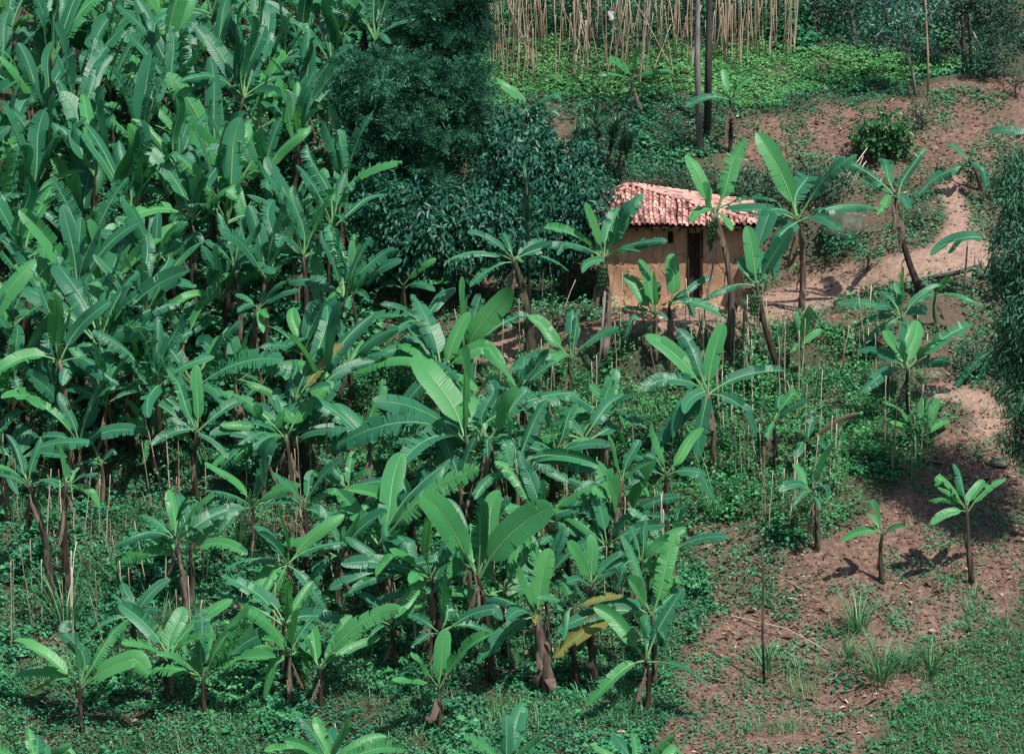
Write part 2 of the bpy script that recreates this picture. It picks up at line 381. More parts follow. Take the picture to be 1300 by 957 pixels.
# ------------------------------------------------------------------ banana leaf
def banana_leaf(root, P0, P2, arch, W, mats, rollf, tear=.35, droop=None, name='leaf', petiole=.17, lat=0.0):
    L = (P2 - P0).length
    hz = Vector((P2.x - P0.x, P2.y - P0.y, 0))
    if hz.length < .12 * L:
        a = rnd.uniform(0, 6.28); hz = Vector((math.cos(a), math.sin(a), 0))
    if rollf >= .99 and abs(hz.normalized().y) < .8:
        hz = Vector((hz.x * .45, max(abs(hz.y), .3 * L) * (1 if P2.y >= P0.y else -1), 0))
    az = hz.normalized(); S0 = az.cross(Z)
    P1 = P0.lerp(P2, .5) + Z * (arch * L) + S0 * (lat * L) - az * (.06 * L)
    P3 = P2
    n = max(12, min(28, int(L * 13)))
    if droop is None: droop = rnd.uniform(-.35, .75)
    fold0 = rnd.uniform(.1, .55)
    side_b = rnd.gauss(0, .035) * L; kink = rnd.uniform(.5, .8) if rnd.random() < .12 and tear > .15 else None
    def curve(t):
        p = P0 * (1 - t) ** 2 + P1 * (2 * t * (1 - t)) + P3 * t * t + S0 * (side_b * math.sin(t * 6.0))
        if kink and t > kink: p = p - Z * ((t - kink) * L * .75) - az * ((t - kink) * L * .45)
        return p
    def tang(t): return (curve(min(1, t + .02)) - curve(max(0, t - .02))).normalized()
    Tm = tang(.5); Sm = (S0 - Tm * S0.dot(Tm)).normalized(); Nm = Sm.cross(Tm)
    tgt = Vector((.12, -.75, .65)); tgt = (tgt - Tm * tgt.dot(Tm))
    ang = 0
    if tgt.length > .05:
        tgt.normalize(); ang = math.atan2(tgt.dot(Sm.cross(Tm).cross(Tm)) * -1 if False else -tgt.dot(Sm), tgt.dot(Nm))
    roll = max(-1.5, min(1.5, ang)) * rollf + rnd.gauss(0, .16)
    V, F, MI, UVs = [], [], [], []
    cr, sr = math.cos(roll), math.sin(roll)
    tw = rnd.uniform(-.35, .35)
    def frame(t):
        T = tang(t); S = (S0 - T * S0.dot(T)).normalized(); Nn = S.cross(T)
        r = roll + tw * (t - .5); c, s = math.cos(r), math.sin(r)
        return T, S * c + Nn * s, Nn * c - S * s
    def wid(u):
        a = min(1, (u / .13)) ** .6 if u > 0 else 0
        b = (1 - max(0, (u - .62) / .38) ** 2.6) ** .62 if u < 1 else 0
        return W * a * b * (1 - .22 * abs(u - .45))
    tb = petiole
    for side in (1, -1):
        pan = [0]; pr = tear * rnd.choice((.15, .4, .9, 1.6))
        for i in range(1, n):
            if rnd.random() < pr: pan.append(i)
        pan.append(n)
        for pi in range(len(pan) - 1):
            a, b = pan[pi], pan[pi + 1]
            dj = droop + rnd.gauss(0, .10 + tear * .38); lift = rnd.gauss(0, .02)
            gap = (.10 if pi else 0) + rnd.random() * .18 * tear
            shrink = 1 - rnd.random() * .12 * tear
            base = len(V)
            for i in range(a, b + 1):
                u = i / n; t = tb + (1 - tb) * u
                T, S, Nn = frame(t); c = curve(t)
                w = wid(u) * shrink * (1 + .03 * rnd.uniform(-1, 1))
                off = 0
                if i == a and a > 0: off = gap
                if i == b and b < n: off = -gap
                step = L * (1 - tb) / n
                rip = (.008 if i % 2 else -.008) * W
                for k, s in enumerate((0, .45, 1)):
                    an = dj * (.45 if k == 1 else 1) - fold0 * (1 - k * .3)
                    p = c + (S * side * math.cos(an) - Nn * math.sin(an)) * (w * s) + T * (s * w * .16 + off * s * step * 1.3) + Nn * (rip * s)
                    V.append(p); UVs.append((t * L, .5 + .5 * s * side))
            for i in range(b - a):
                for k in range(2):
                    q = base + i * 3 + k
                    f = (q, q + 3, q + 4, q + 1) if side > 0 else (q, q + 1, q + 4, q + 3)
                    F.append(f); MI.append(0)
    # petiole and midrib, reaching from the stem to the tip
    base = len(V); m = 10; r0 = .036 * min(1.2, max(.6, L / 2))
    for i in range(m + 1):
        t = i / m * .985; T, S, Nn = frame(t); c = curve(t)
        r = r0 * (1 - .82 * t)
        for k in range(4):
            th = math.pi / 2 * k
            V.append(c + S * (math.cos(th) * r) + Nn * (math.sin(th) * r * .8)); UVs.append((t, .5))
    for i in range(m):
        for k in range(4):
            F.append((base + i * 4 + k, base + i * 4 + (k + 1) % 4, base + (i + 1) * 4 + (k + 1) % 4, base + (i + 1) * 4 + k)); MI.append(1)
    org = root.matrix_world.translation if root.matrix_world.translation.length else Vector(root.location)
    org = Vector(root.location)
    return mesh_obj(name, [v - org for v in V], F, mats, root, MI, True, UVs)

def pseudostem(root, B, Ct, r, mat, rtop=.5):
    org = Vector(root.location); n = 9
    bow = Vector((rnd.uniform(-.06, .06), rnd.uniform(-.06, .06), 0)) * (Ct - B).length
    pts, rad = [], []
    for i in range(n + 1):
        t = i / n
        pts.append(B.lerp(Ct, t) + bow * math.sin(t * math.pi) - (Z * .1 if i == 0 else Z * 0) - org)
        rad.append(r * (1.15 - (1.15 - rtop) * t) * (1 + rnd.uniform(-.07, .07)))
    V, F = tube_geo(pts, rad, 9, jit=.06)
    # loose dry sheath flaps
    for _ in range(4):
        i = rnd.randint(1, n - 2); th = rnd.uniform(0, 6.28); d = Vector((math.cos(th), math.sin(th), 0)); s = Vector((-math.sin(th), math.cos(th), 0))
        a = pts[i + 1] + d * rad[i + 1] * .95; ln = rnd.uniform(.18, .45); b0 = len(V); ww = rad[i] * rnd.uniform(.5, .9)
        for q in range(4):
            f = q / 3; p = a + d * (ww * 1.2 * math.sin(f * 2.0)) - Z * (ln * f)
            V += [p + s * ww * (1 - .6 * f), p - s * ww * (1 - .6 * f)]
        for q in range(3): F.append((b0 + q * 2, b0 + q * 2 + 1, b0 + q * 2 + 3, b0 + q * 2 + 2))
    return mesh_obj('pseudostem', V, F, mat, root)

def fruit_bunch(root, at, s=.3):
    org = Vector(root.location); V, F = [], []
    # stalk arching down, hands of upturned fingers in rings round it
    st = [at + Vector((0, 0, .35)) - org, at + Vector((.06, -.08, .3)) - org, at + Vector((.06, -.1, 0)) - org, at + Vector((.05, -.1, -s * 1.6)) - org]
    tube_geo(st, [.03, .028, .024, .012], 6, V, F)
    for ring in range(5):
        z = .16 - ring * .11; rr = .10 * (1 - ring * .09)
        for k in range(9):
            th = k / 9 * 6.28 + ring * .4; d = Vector((math.cos(th), math.sin(th), 0))
            p = at + Vector((.06, -.1, z)) - org
            tube_geo([p + d * .03, p + d * (rr + .02) + Z * .01, p + d * (rr + .045) + Z * .09], [.016, .024, .010], 5, V, F)
    return mesh_obj('banana_bunch', V, F, M_BUNCH, root)

def banana_plant(base, crown, tips, label, group, young=0, bunch=None, extra=2, dead=3, stem='n', r=None, tear=.45, Wf=1.0, name='banana_plant'):
    """base, crown as 3D points; tips list of (px,py[,flag])"""
    root = empty(name, base, label, 'banana plant', group)
    sc = ppm(crown)
    Hh = (crown - base).length
    if r is None: r = min(.11, .04 + .018 * Hh)
    mat = {'n': M_STEM, 'p': M_STEMP, 'g': M_STEMG}[stem]
    ax = (crown - base).normalized()
    pseudostem(root, base.copy(), crown + ax * .05, r, mat)
    cpx, cpy = project(crown.x, crown.y, crown.z)
    if group == GR_F: tips = [(cpx + (q[0] - cpx) * 1.12, cpy + (q[1] - cpy) * 1.1) + tuple(q[2:]) for q in tips]
    ds = [math.hypot(tp[0] - cpx, tp[1] - cpy) / sc for tp in tips]
    Lm = max(ds) if ds else 1.6
    for tp, d in zip(tips, ds):
        fl = tp[2] if len(tp) > 2 else ''
        L = max(d * 1.04, Lm * rnd.uniform(.72, .88))
        if 's' in fl: L = d * 1.04
        dep = math.sqrt(max(0, L * L - d * d))
        vert = (cpy - tp[1]) / max(1, math.hypot(tp[0] - cpx, tp[1] - cpy))   # 1 up, -1 down
        if vert > .45: sg = 1 if rnd.random() < .62 else -1; dep = min(dep, .55 * L)
        elif vert < -.3: sg = -1; dep = min(dep, .7 * L)
        else: sg = -1 if rnd.random() < .6 else 1
        P2 = at_y(tp[0], tp[1], crown.y + sg * dep)
        st = crown + Vector((P2.x - crown.x, P2.y - crown.y, 0)) * .02 - ax * rnd.uniform(0, .12)
        arch = .06 + .07 * rnd.random() if vert > .75 else (.15 + .08 * rnd.random() if vert > 0 else .24 + .12 * rnd.random())
        Wd = (P2 - st).length * rnd.uniform(.088, .122) * Wf
        if d < Lm * .6 and 'b' not in fl: Wd *= 1.1
        if 'b' in fl: Wd *= 1.25
        if 'n' in fl: Wd *= .6
        m = [M_YEL, M_RIB] if 'y' in fl else ([M_DEAD, M_RIBD] if 'd' in fl else ([M_LEAFY, M_RIB] if (young or 'b' in fl or 'l' in fl or rnd.random() < .16) else [M_LEAF, M_RIB]))
        o = banana_leaf(root, st, P2, arch, Wd, m, 1.0 if 'b' in fl else rnd.uniform(.45, .95),
                    tear=(.1 if 'b' in fl else tear) , droop=(rnd.uniform(-.15, .2) if 'b' in fl else None), lat=rnd.uniform(-.05, .05))
        if 'y' in fl: o['label'] = 'yellowing leaf with brown edges'
        if 'd' in fl: o['label'] = 'dry brown leaf'
    for k in range(extra):
        a = rnd.uniform(.2, 2.94); el = rnd.uniform(.3, 1.25); L = Lm * rnd.uniform(.65, .95)
        d = Vector((math.cos(a) * math.cos(el), math.sin(a) * math.cos(el), math.sin(el)))
        banana_leaf(root, crown.copy(), crown + d * L, .18, L * .135 * Wf, [M_LEAF, M_RIB], rnd.uniform(.2, .7), tear=tear)
    if Hh < 1.5: dead = min(dead, 1)
    for k in range(dead):
        a = rnd.uniform(0, 6.28); L = min(Hh * .55, rnd.uniform(.5, 1.2))
        st = crown - ax * rnd.uniform(.15, .3)
        P2 = st + Vector((math.cos(a) * .3, math.sin(a) * .3, -L))
        banana_leaf(root, st, P2, .15, rnd.uniform(.05, .14), [M_DEAD, M_RIBD], .3, tear=.8, droop=1.0, name='dead_leaf', petiole=.25)
    if bunch: fruit_bunch(root, bunch)
    return root

T = {1: (0, 0, 3.002), 2: (433, 0, 3.002), 3: (866, 0, 3.002), 4: (0, 290, 3.002), 5: (433, 290, 3.002), 6: (866, 290, 3.002),
     7: (0, 580, 3.002), 8: (433, 580, 3.002), 9: (866, 580, 3.002), 'h': (740, 200, 4.35), 'g': (0, 0, 1.0)}
def tpx(t, p):
    a = T[t]; return (a[0] + p[0] / a[2], a[1] + p[1] / a[2]) + tuple(p[2:])
GR_F = 'banana plants in the bean fields'; GR_L = 'banana plants of the crowded grove'; GR_H = 'banana plants around the hut'; GR_R = 'banana plants on the bare slope'
PL = [
 # lower right bare slope
 (9, (1105,480), (1085,190), [(930,55),(970,115),(945,260,'b'),(940,165),(1145,85,'b'),(1235,80,'l')], 'young banana plant with dark stem standing alone on bare soil at the far right', GR_R, dict(young=1,extra=1,dead=0)),
 (9, (765,480), (765,290), [(715,165,'b'),(695,215,'b'),(610,325),(855,265)], 'smallest banana plant on the bare slope, with four leaves and a shadow beside it', GR_R, dict(young=1,extra=0,dead=0)),
 (9, (515,355), (500,130), [(570,-30,'b'),(425,35,'b'),(380,130),(560,120),(520,190),(430,180)], 'banana plant with one broad upright leaf at the edge of the bean field', GR_F, dict(extra=1,dead=2)),
 (6, (925,830), (915,790), [(920,650,'b'),(775,670),(975,660,'b'),(1010,740),(870,700),(800,740)], 'low stemless young banana plant below the double-stemmed one', GR_F, dict(young=1,extra=1,dead=0)),
 (6, (870,730), (860,530), [(790,400,'b'),(890,365,'b'),(685,470),(695,620),(1005,515),(1000,435),(1135,365),(830,420)], 'leafy banana plant with paired dark stems left of the footpath', GR_F, dict(extra=1)),
 (6, (835,490), (835,330), [(845,145,'b'),(600,290),(755,240),(990,215),(930,320),(650,375),(700,440),(735,300)], 'banana plant with a tall oval upright leaf below the path', GR_H, dict(extra=1)),
 (6, (975,390), (965,250), [(925,200),(1025,190,'b'),(1135,290),(900,290)], 'thin banana plant in front of the fallen log', GR_H, dict(extra=0,stem='g')),
 (6, (410,635), (285,215), [(245,-10,'b'),(425,0),(70,275),(165,95),(330,180),(225,160)], 'leaning banana tree with a fruit bunch and long dark stem right of the hut', GR_H, dict(extra=1,bunch=1)),
 (3, (454,1180), (440,830), [(285,505,'b'),(670,590),(125,820),(740,795),(610,880),(260,850),(340,1000),(180,930)], 'tall banana tree with a pale ringed trunk between the hut and the path', GR_H, dict(extra=1,stem='p',r=.085)),
 (3, (910,1120), (815,740), [(575,605),(920,560),(740,820,'l'),(660,690),(860,800)], 'dark leaning banana tree with a ragged crown standing on the path edge', GR_H, dict(extra=1,tear=.6,r=.09)),
 (3, (1140,725), (1095,615), [(1000,545),(1105,545,'b'),(890,755),(1180,690)], 'short banana plant with drooping leaf at the head of the path', GR_H, dict(extra=0)),
 (3, (182,1330), (122,800), [(15,590,'b'),(250,530),(75,700,'b'),(365,770),(30,850),(190,880)], 'tall banana tree with three upright leaves against the hut roof', GR_H, dict(extra=0,bunch=1,stem='p',r=.1)),
 (6, (455,600), (455,440), [(485,310,'b'),(425,340,'b'),(525,390,'b'),(415,470),(440,325)], 'small upright banana plant with bright leaves in the bean field top', GR_F, dict(young=1,extra=1,dead=0,stem='g')),
 (6, (110,960), (95,620), [(152,385,'lb'),(-115,425,'b'),(365,550),(290,740),(60,860),(-90,850),(-140,620),(20,700),(-40,740)], 'big spreading banana plant in the field centre with a bright upright leaf', GR_F, dict(extra=1)),
 (6, (345,930), (345,735), [(475,595,'l'),(295,670),(465,665),(330,800)], 'banana plant with one bright leaf rising to the right amid bean stakes', GR_F, dict(extra=1)),
 (6, (480,900), (480,810), [(490,690),(415,770),(655,715,'dn'),(560,850),(430,870)], 'little banana plant with a dry brown leaf stalk in the beans', GR_F, dict(extra=0,dead=2)),
 (6, (240,400), (240,290), [(195,290),(275,250),(225,240)], 'tiny banana sucker in the hut yard', GR_H, dict(extra=1,dead=0)),
 ('g', (1268,480), (1262,440), [(1209,498),(1235,500),(1290,400)], 'banana plant under the right-hand tree with one leaf hanging over the footpath', GR_R, dict(extra=1)),
 ('g', (1266,380), (1262,306), [(1190,300),(1181,326),(1290,260),(1296,330)], 'banana plant half hidden by the right-hand tree, two leaves reaching left over the path', GR_H, dict(extra=0)),
 ('g', (1330,250), (1326,182), [(1256,166),(1288,226),(1300,130),(1370,170)], 'banana plant at the right edge beside the path with a leaf reaching into view', GR_H, dict(extra=0)),
 # hut front
 ('h', (115,1100), (115,545), [(10,250,'b'),(330,200),(285,240),(470,460),(325,520),(-215,390),(-175,480),(0,640),(60,420)], 'banana tree with shaggy dry stem and fruit bunch at the left end of the hut', GR_H, dict(extra=1,dead=4,bunch=1,r=.13,stem='p')),
 (5, (720,520), (655,115), [(405,122),(480,15),(490,225),(620,15),(700,130),(885,70),(870,165),(770,40)], 'tall banana tree in front of the coffee bushes left of the hut', GR_H, dict(extra=1,dead=3,r=.13)),
 ('h', (400,1130), (400,860), [(220,650,'b'),(392,625,'b'),(185,840),(205,950),(310,560,'b'),(470,900)], 'banana plant in front of the hut wall with a broad leaf like a paddle', GR_H, dict(extra=1)),
 ('h', (520,1120), (480,800), [(500,530,'b'),(580,730),(725,655),(800,895),(640,830)], 'banana plant in front of the hut door with a broad shiny leaf', GR_H, dict(extra=0)),
 # centre
 (5, (550,600), (465,490), [(455,215,'lb'),(630,255,'b'),(545,240),(180,480),(175,445),(340,395),(280,470),(690,345)], 'banana tree with a tall bright paddle leaf pointing straight up in the middle', GR_F, dict(extra=1)),
 (5, (500,1150), (475,800), [(457,490,'b'),(315,505,'lb'),(155,670),(350,700),(90,760),(0,850),(250,900)], 'banana tree with two huge upright leaves in the very centre of the slope', GR_F, dict(extra=1,r=.13)),
 (5, (590,1180), (560,800), [(500,655,'b'),(665,620,'lb'),(730,600),(660,860),(700,760),(560,870)], 'banana plant with broken-tipped folded leaves right of the centre one', GR_F, dict(extra=1)),
 (5, (75,460), (40,250), [(50,20,'l'),(160,100),(235,120),(0,130),(10,340),(110,280)], 'banana plant below the coffee bushes with a pale arching leaf', GR_H, dict(extra=1)),
 (5, (240,400), (235,215), [(365,115,'l'),(360,240),(135,235),(410,205),(190,170)], 'slim banana plant with pale stalks in the dark gap below the coffee bushes', GR_H, dict(extra=0)),
 (5, (330,540), (315,355), [(270,260),(165,295),(370,255),(110,355),(380,400),(355,430),(200,400)], 'low banana plant left of the tall bright paddle leaf', GR_F, dict(extra=1)),
 (5, (25,710), (30,510), [(75,430,'l'),(200,395),(170,480),(45,370,'n'),(-60,470)], 'banana plant with thin stem and two leaves pointing right, above the yellow weeds', GR_F, dict(extra=1)),
 (5, (885,690), (875,490), [(725,345,'b'),(900,375),(1040,390),(670,540),(905,320,'n'),(800,520)], 'banana plant with leaves spread like a star left of the hut yard', GR_F, dict(extra=1)),
 (5, (1010,870), (1010,680), [(955,600,'b'),(1040,590,'b'),(1135,600),(870,710),(1090,720)], 'small banana plant with a pale stem and short fan leaves in the bean rows', GR_F, dict(extra=0,young=1)),
 (5, (940,1010), (930,795), [(640,880),(1110,750),(830,720),(900,740),(720,850)], 'banana plant with one long leaf trailing left below the fan-leaved one', GR_F, dict(extra=1)),
 # left middle
 (4, (735,880), (738,595), [(868,375,'l'),(920,350),(950,530),(1080,500),(530,545),(860,680),(515,510),(620,520)], 'banana plant with thin brown stem and bright leaf rising right, by the dark gap', GR_L, dict(extra=1)),
 (4, (590,960), (575,800), [(685,620,'l'),(410,705,'l'),(470,650),(655,785),(530,860),(820,840)], 'young banana plant with a V of two bright leaves in the dark gap', GR_L, dict(extra=1,young=1)),
 (4, (1140,700), (1150,470), [(1120,300,'b'),(1190,395,'b'),(990,455),(1010,370),(1285,265),(1300,310)], 'banana plant with a creamy upright leaf beside the yellowing one', GR_L, dict(extra=1)),
 (4, (1180,1010), (1125,650), [(1310,440,'y'),(1200,560),(1260,600),(1040,640),(1110,500)], 'banana plant with a bright yellow arching leaf', GR_L, dict(extra=1)),
 (4, (1110,1060), (1090,790), [(865,640,'l'),(920,745),(1060,620),(980,840),(1250,600,'l'),(1180,690),(925,820)], 'banana plant with a long flat leaf pointing up left below the yellow one', GR_F, dict(extra=1)),
 (4, (1010,760), (1000,590), [(1070,490),(905,560),(900,690),(1060,700),(960,480)], 'short banana plant tucked beside the dark gap on its right', GR_L, dict(extra=1)),
 (4, (385,840), (380,440), [(375,200,'b'),(0,200),(200,270),(585,210),(690,285),(725,160),(500,225),(240,600),(395,560),(680,485),(560,390),(300,180),(470,60)], 'largest banana clump with an oval leaf upright at its heart', GR_L, dict(extra=3,r=.15)),
 (4, (-30,850), (-10,600), [(75,510),(85,570),(205,540),(155,680),(60,450),(-80,480)], 'banana plant at the left edge below the grove with leaves fanning right', GR_L, dict(extra=1)),
 (4, (60,1050), (50,880), [(205,760),(360,815),(-60,790),(120,720),(260,870)], 'banana plant whose arching leaves frame the dark gap from below', GR_L, dict(extra=1)),
 (4, (430,860), (400,600), [(505,630),(470,520),(300,520),(350,680)], 'banana plant standing in the shadow of the largest clump', GR_L, dict(extra=1)),
 (4, (720,640), (700,420), [(880,170),(560,290),(600,200),(740,270),(840,340),(640,500)], 'banana plant with sagging brown leaf stalks above the dark gap', GR_L, dict(extra=1,dead=3)),
 (4, (905,560), (890,140), [(780,50),(1000,65),(940,-50),(830,-60),(1060,160),(905,170),(990,-20)], 'banana tree left of the tall spiky plant', GR_L, dict(extra=2)),
 (4, (985,700), (980,300), [(905,320),(1140,235),(1005,400,'b'),(895,250),(1090,200),(1030,340)], 'banana tree with round-ended shiny leaves above the creamy one', GR_L, dict(extra=1)),
 (4, (1240,560), (1230,330), [(1200,100,'b'),(1280,270),(1120,330),(1300,200),(1150,250)], 'banana tree with a slanting bright leaf below the coffee bushes', GR_L, dict(extra=1)),
 # lower left
 (7, (710,605), (670,310), [(645,140,'b'),(710,165),(805,160),(905,210),(465,335),(545,230),(600,300)], 'banana plant with dry pale stem in the lower left bean field', GR_F, dict(extra=0,stem='p',dead=2,r=.08)),
 (7, (1105,650), (1095,400), [(1070,205,'ln'),(995,300),(1310,330),(1290,235),(1225,565),(880,430),(935,590,'lb'),(1010,635),(1000,520)], 'banana plant with a rolled new leaf and a blue-green cascade of leaves', GR_F, dict(extra=1,r=.07)),
 (7, (505,800), (500,600), [(430,530),(345,685),(590,590),(440,570),(630,480)], 'banana plant with drooping dull leaves by tall grass at lower left', GR_F, dict(extra=1)),
 (7, (640,930), (640,755), [(690,585,'lb'),(800,625),(480,715),(860,560),(590,650,'y'),(800,700)], 'bright banana plant at the bottom with one leaf upright to the right', GR_F, dict(extra=1,young=1)),
 (7, (785,1000), (775,835), [(775,645,'lb'),(945,655,'l'),(1025,770),(610,760,'l'),(700,710),(930,600),(490,850)], 'bright banana plant at the bottom with a straight paddle leaf', GR_F, dict(extra=1,young=1)),
 (7, (300,1050), (305,860), [(75,715,'l'),(470,640,'l'),(285,690,'b'),(580,765),(80,830),(500,795,'y'),(150,900)], 'bright banana plant in the bottom left corner with brown-edged leaf', GR_F, dict(extra=1,young=1)),
 (7, (1115,940), (1110,740), [(940,595,'l'),(1140,600,'b'),(1005,640),(920,735),(985,855),(1200,750),(1010,700)], 'banana plant at the bottom with a leaf arching long to the left', GR_F, dict(extra=1,young=1)),
 (7, (1220,960), (1215,800), [(1180,630,'b'),(1330,620,'l'),(1425,690,'l'),(1150,690),(1310,740),(1490,600)], 'pale stalked banana plant at the bottom beside the long-leaved one', GR_F, dict(extra=1,young=1)),
 (7, (195,565), (105,95), [(-20,40),(80,0),(220,115),(150,-60),(0,70),(30,-70)], 'banana tree with a long leaning dark stem at the left edge', GR_F, dict(extra=1)),
 (7, (258,545), (250,105), [(228,-30,'b'),(385,160),(365,65),(300,45),(160,90)], 'banana tree with straight dark stem beside the leaning one', GR_F, dict(extra=1)),
 (7, (385,185), (385,25), [(350,-60),(455,-35),(420,20),(310,30)], 'short banana plant before the pale litter at left', GR_F, dict(extra=1)),
 (7, (20,240), (15,60), [(-60,10),(90,-20),(60,130),(0,-80),(80,60)], 'banana plant cut by the left edge above the bean stakes', GR_F, dict(extra=1)),
 (7, (-10,420), (-20,250), [(75,265),(-90,230),(10,180)], 'banana plant at the left edge showing a single flat leaf', GR_F, dict(extra=0)),
 # lower centre
 (8, (150,610), (145,335), [(225,15,'lb'),(400,120),(485,75,'l'),(0,145),(15,215),(275,375),(-40,300)], 'banana plant with a bright sickle leaf and long drooping leaf to the right', GR_F, dict(extra=1)),
 (8, (365,790), (345,455), [(318,205,'ln'),(100,365,'l'),(35,415),(-5,500),(215,600),(470,445),(445,360),(270,480)], 'banana tree with a rolled upright leaf and one large grey-green leaf hanging forward', GR_F, dict(extra=1)),
 (8, (575,860), (520,445), [(320,165,'lb'),(490,270,'b'),(600,155,'b'),(540,180),(775,215,'b'),(550,420),(450,300),(680,330)], 'banana tree with wide sunlit leaf spreading right at the lower centre', GR_F, dict(extra=1)),
 (8, (545,170), (530,-20), [(395,120),(555,40),(640,-60),(850,30),(840,90),(300,60),(480,-90),(720,80)], 'banana plant with many overlapping leaves below the centre one', GR_F, dict(extra=2)),
 (8, (500,210), (440,10), [(270,110),(370,90),(560,60),(330,-60),(250,0)], 'banana plant with dull leaves and black stem left of the overlapping ones', GR_F, dict(extra=1)),
 (8, (1025,350), (1070,250), [(1190,30,'lb'),(975,35,'b'),(1015,70,'b'),(1270,160),(930,215),(1235,240),(885,100),(1130,330)], 'banana plant with three tall leaves right of the lower centre', GR_F, dict(extra=1)),
 (8, (795,900), (745,605), [(680,440,'b'),(790,370,'b'),(525,540),(700,530),(540,770),(740,640,'y'),(640,620)], 'banana tree with a thick grey shaggy trunk at the bottom', GR_F, dict(extra=1,dead=4,stem='p',r=.16)),
 (8, (970,860), (955,480), [(950,310,'lb'),(870,335,'b'),(868,480),(1080,390),(1100,360),(1040,440)], 'banana tree with a bright oval leaf behind the yellow-leaved ones', GR_F, dict(extra=1)),
 (8, (1190,870), (1180,595), [(1078,325,'n'),(1272,320,'l'),(1310,395,'l'),(950,590),(1100,475,'b'),(850,750,'y'),(860,660),(1320,510),(1230,690)], 'banana tree with a long yellow-tipped leaf hanging to lower left', GR_F, dict(extra=0)),
 (8, (905,880), (880,570), [(1055,535,'y'),(820,420),(760,540),(850,690)], 'banana tree with one mostly yellow leaf near the bottom', GR_F, dict(extra=1,dead=2)),
 (8, (372,1040), (370,870), [(270,760,'l'),(400,675,'lb'),(552,690,'l'),(355,800,'b'),(210,850)], 'bright young banana plant cut by the bottom of the view', GR_F, dict(extra=0,young=1)),
 (8, (225,830), (195,640), [(105,550),(15,690),(300,620),(230,560),(120,680)], 'dark dull banana plant near the bottom, left of the hanging leaf', GR_F, dict(extra=1)),
 (8, (865,480), (850,290), [(730,130),(890,175,'b'),(640,200),(930,330),(770,330),(880,260)], 'banana plant with a leaf bent down at the tip in the shade', GR_F, dict(extra=1)),
 (8, (1150,650), (1140,400), [(1240,310),(1060,330),(1300,280),(1160,250),(1040,470)], 'banana plant squeezed between two brighter ones at lower right centre', GR_F, dict(extra=1)),
 # top
 (2, (1117,455), (1112,295), [(1135,178,'b'),(1020,220,'b'),(978,288),(1268,275)], 'small dark banana plant standing alone below the bean terrace', GR_H, dict(extra=0,r=.04)),
 (2, (712,520), (710,430), [(600,300,'b'),(715,348,'b'),(862,352),(650,400)], 'banana plant rising from the coffee bushes with three leaves', GR_H, dict(extra=0)),
 (2, (520,420), (515,335), [(612,230),(440,320),(480,300),(560,370)], 'pale banana plant between the feathery tree and the bean terrace', GR_H, dict(extra=1)),
 (3, (182,590), (180,370), [(155,262,'lb'),(283,285,'l'),(10,412),(210,330)], 'banana tree with a round bright leaf beside the two tree trunks', GR_H, dict(extra=0,r=.06)),
 (2, (10,340), (5,130), [(40,-20),(200,35),(290,5),(75,255),(-60,20)], 'banana plant with frilled leaves against the dark feathery tree, uppermost', GR_L, dict(extra=1)),
 (2, (-25,740), (-30,540), [(200,332,'l'),(40,430),(-80,380),(-10,620)], 'banana plant whose striped leaf crosses the feathery tree', GR_L, dict(extra=1)),
 (2, (-10,820), (-20,655), [(122,570,'l'),(-60,500),(10,560),(-100,640)], 'banana plant with a short pale leaf at the foot of the feathery tree', GR_L, dict(extra=1)),
 (2, (25,1050), (8,860), [(270,708,'l'),(-20,640,'b'),(40,770),(-60,720),(100,960)], 'banana plant with a big upright leaf left of the coffee bushes', GR_L, dict(extra=1)),
 # grove, annotated crowns
 (1, (560,480), (560,300), [(355,190),(680,212),(525,55,'l'),(640,60,'l'),(600,330),(390,50),(755,290),(460,350)], 'banana plant with crown of paired bright leaves near the top of the grove', GR_L, dict(extra=2)),
 (1, (905,900), (900,700), [(700,465,'b'),(1105,430,'l'),(880,550,'n'),(925,870),(720,670),(1060,660),(960,470)], 'banana plant with a huge dark leaf slanting up left in the grove', GR_L, dict(extra=2)),
 (1, (690,740), (690,545), [(590,385,'b'),(668,370,'n'),(715,395),(560,470),(830,480),(680,640,'b')], 'banana plant with heart-shaped dark leaf in the middle grove', GR_L, dict(extra=2)),
 (1, (1150,660), (1150,470), [(1180,285,'lb'),(960,265),(1090,310),(1310,320),(880,330),(1060,400)], 'banana plant with an oval bright leaf left of the feathery tree', GR_L, dict(extra=1)),
 (1, (355,960), (345,800), [(190,605,'b'),(425,585,'b'),(240,740),(90,740),(270,560),(500,770)], 'banana plant with wide V of leaves in the left grove', GR_L, dict(extra=2)),
 (1, (60,1060), (65,900), [(60,735,'b'),(120,750),(-40,700),(190,690),(-60,820)], 'banana plant with ragged upright leaves at the left edge of the grove', GR_L, dict(extra=2)),
 (1, (1245,1060), (1245,870), [(1240,640,'lb'),(1190,660),(1130,820),(1090,750),(1310,790)], 'banana plant with a bright oblong leaf at the right of the grove', GR_L, dict(extra=1)),
 (1, (890,400), (890,215), [(940,5,'l'),(1035,215),(800,75),(760,170),(850,0),(980,120)], 'banana plant with a narrow bright leaf at the top of the grove', GR_L, dict(extra=2)),
 (1, (1090,400), (1085,225), [(1060,0),(1105,55,'b'),(1030,135),(1180,220),(1150,110)], 'banana plant with dark stem left of the small spiky plant', GR_L, dict(extra=1)),
 (1, (735,320), (725,140), [(690,-20,'b'),(790,0,'l'),(535,30),(660,60,'l'),(620,150),(800,160)], 'banana plant with broad shining leaves at the very top of the grove', GR_L, dict(extra=2)),
 (1, (200,330), (195,140), [(125,-20,'b'),(70,85),(390,60,'b'),(90,0,'b'),(300,50),(250,260)], 'banana plant with creased leaves at the top left of the grove', GR_L, dict(extra=2)),
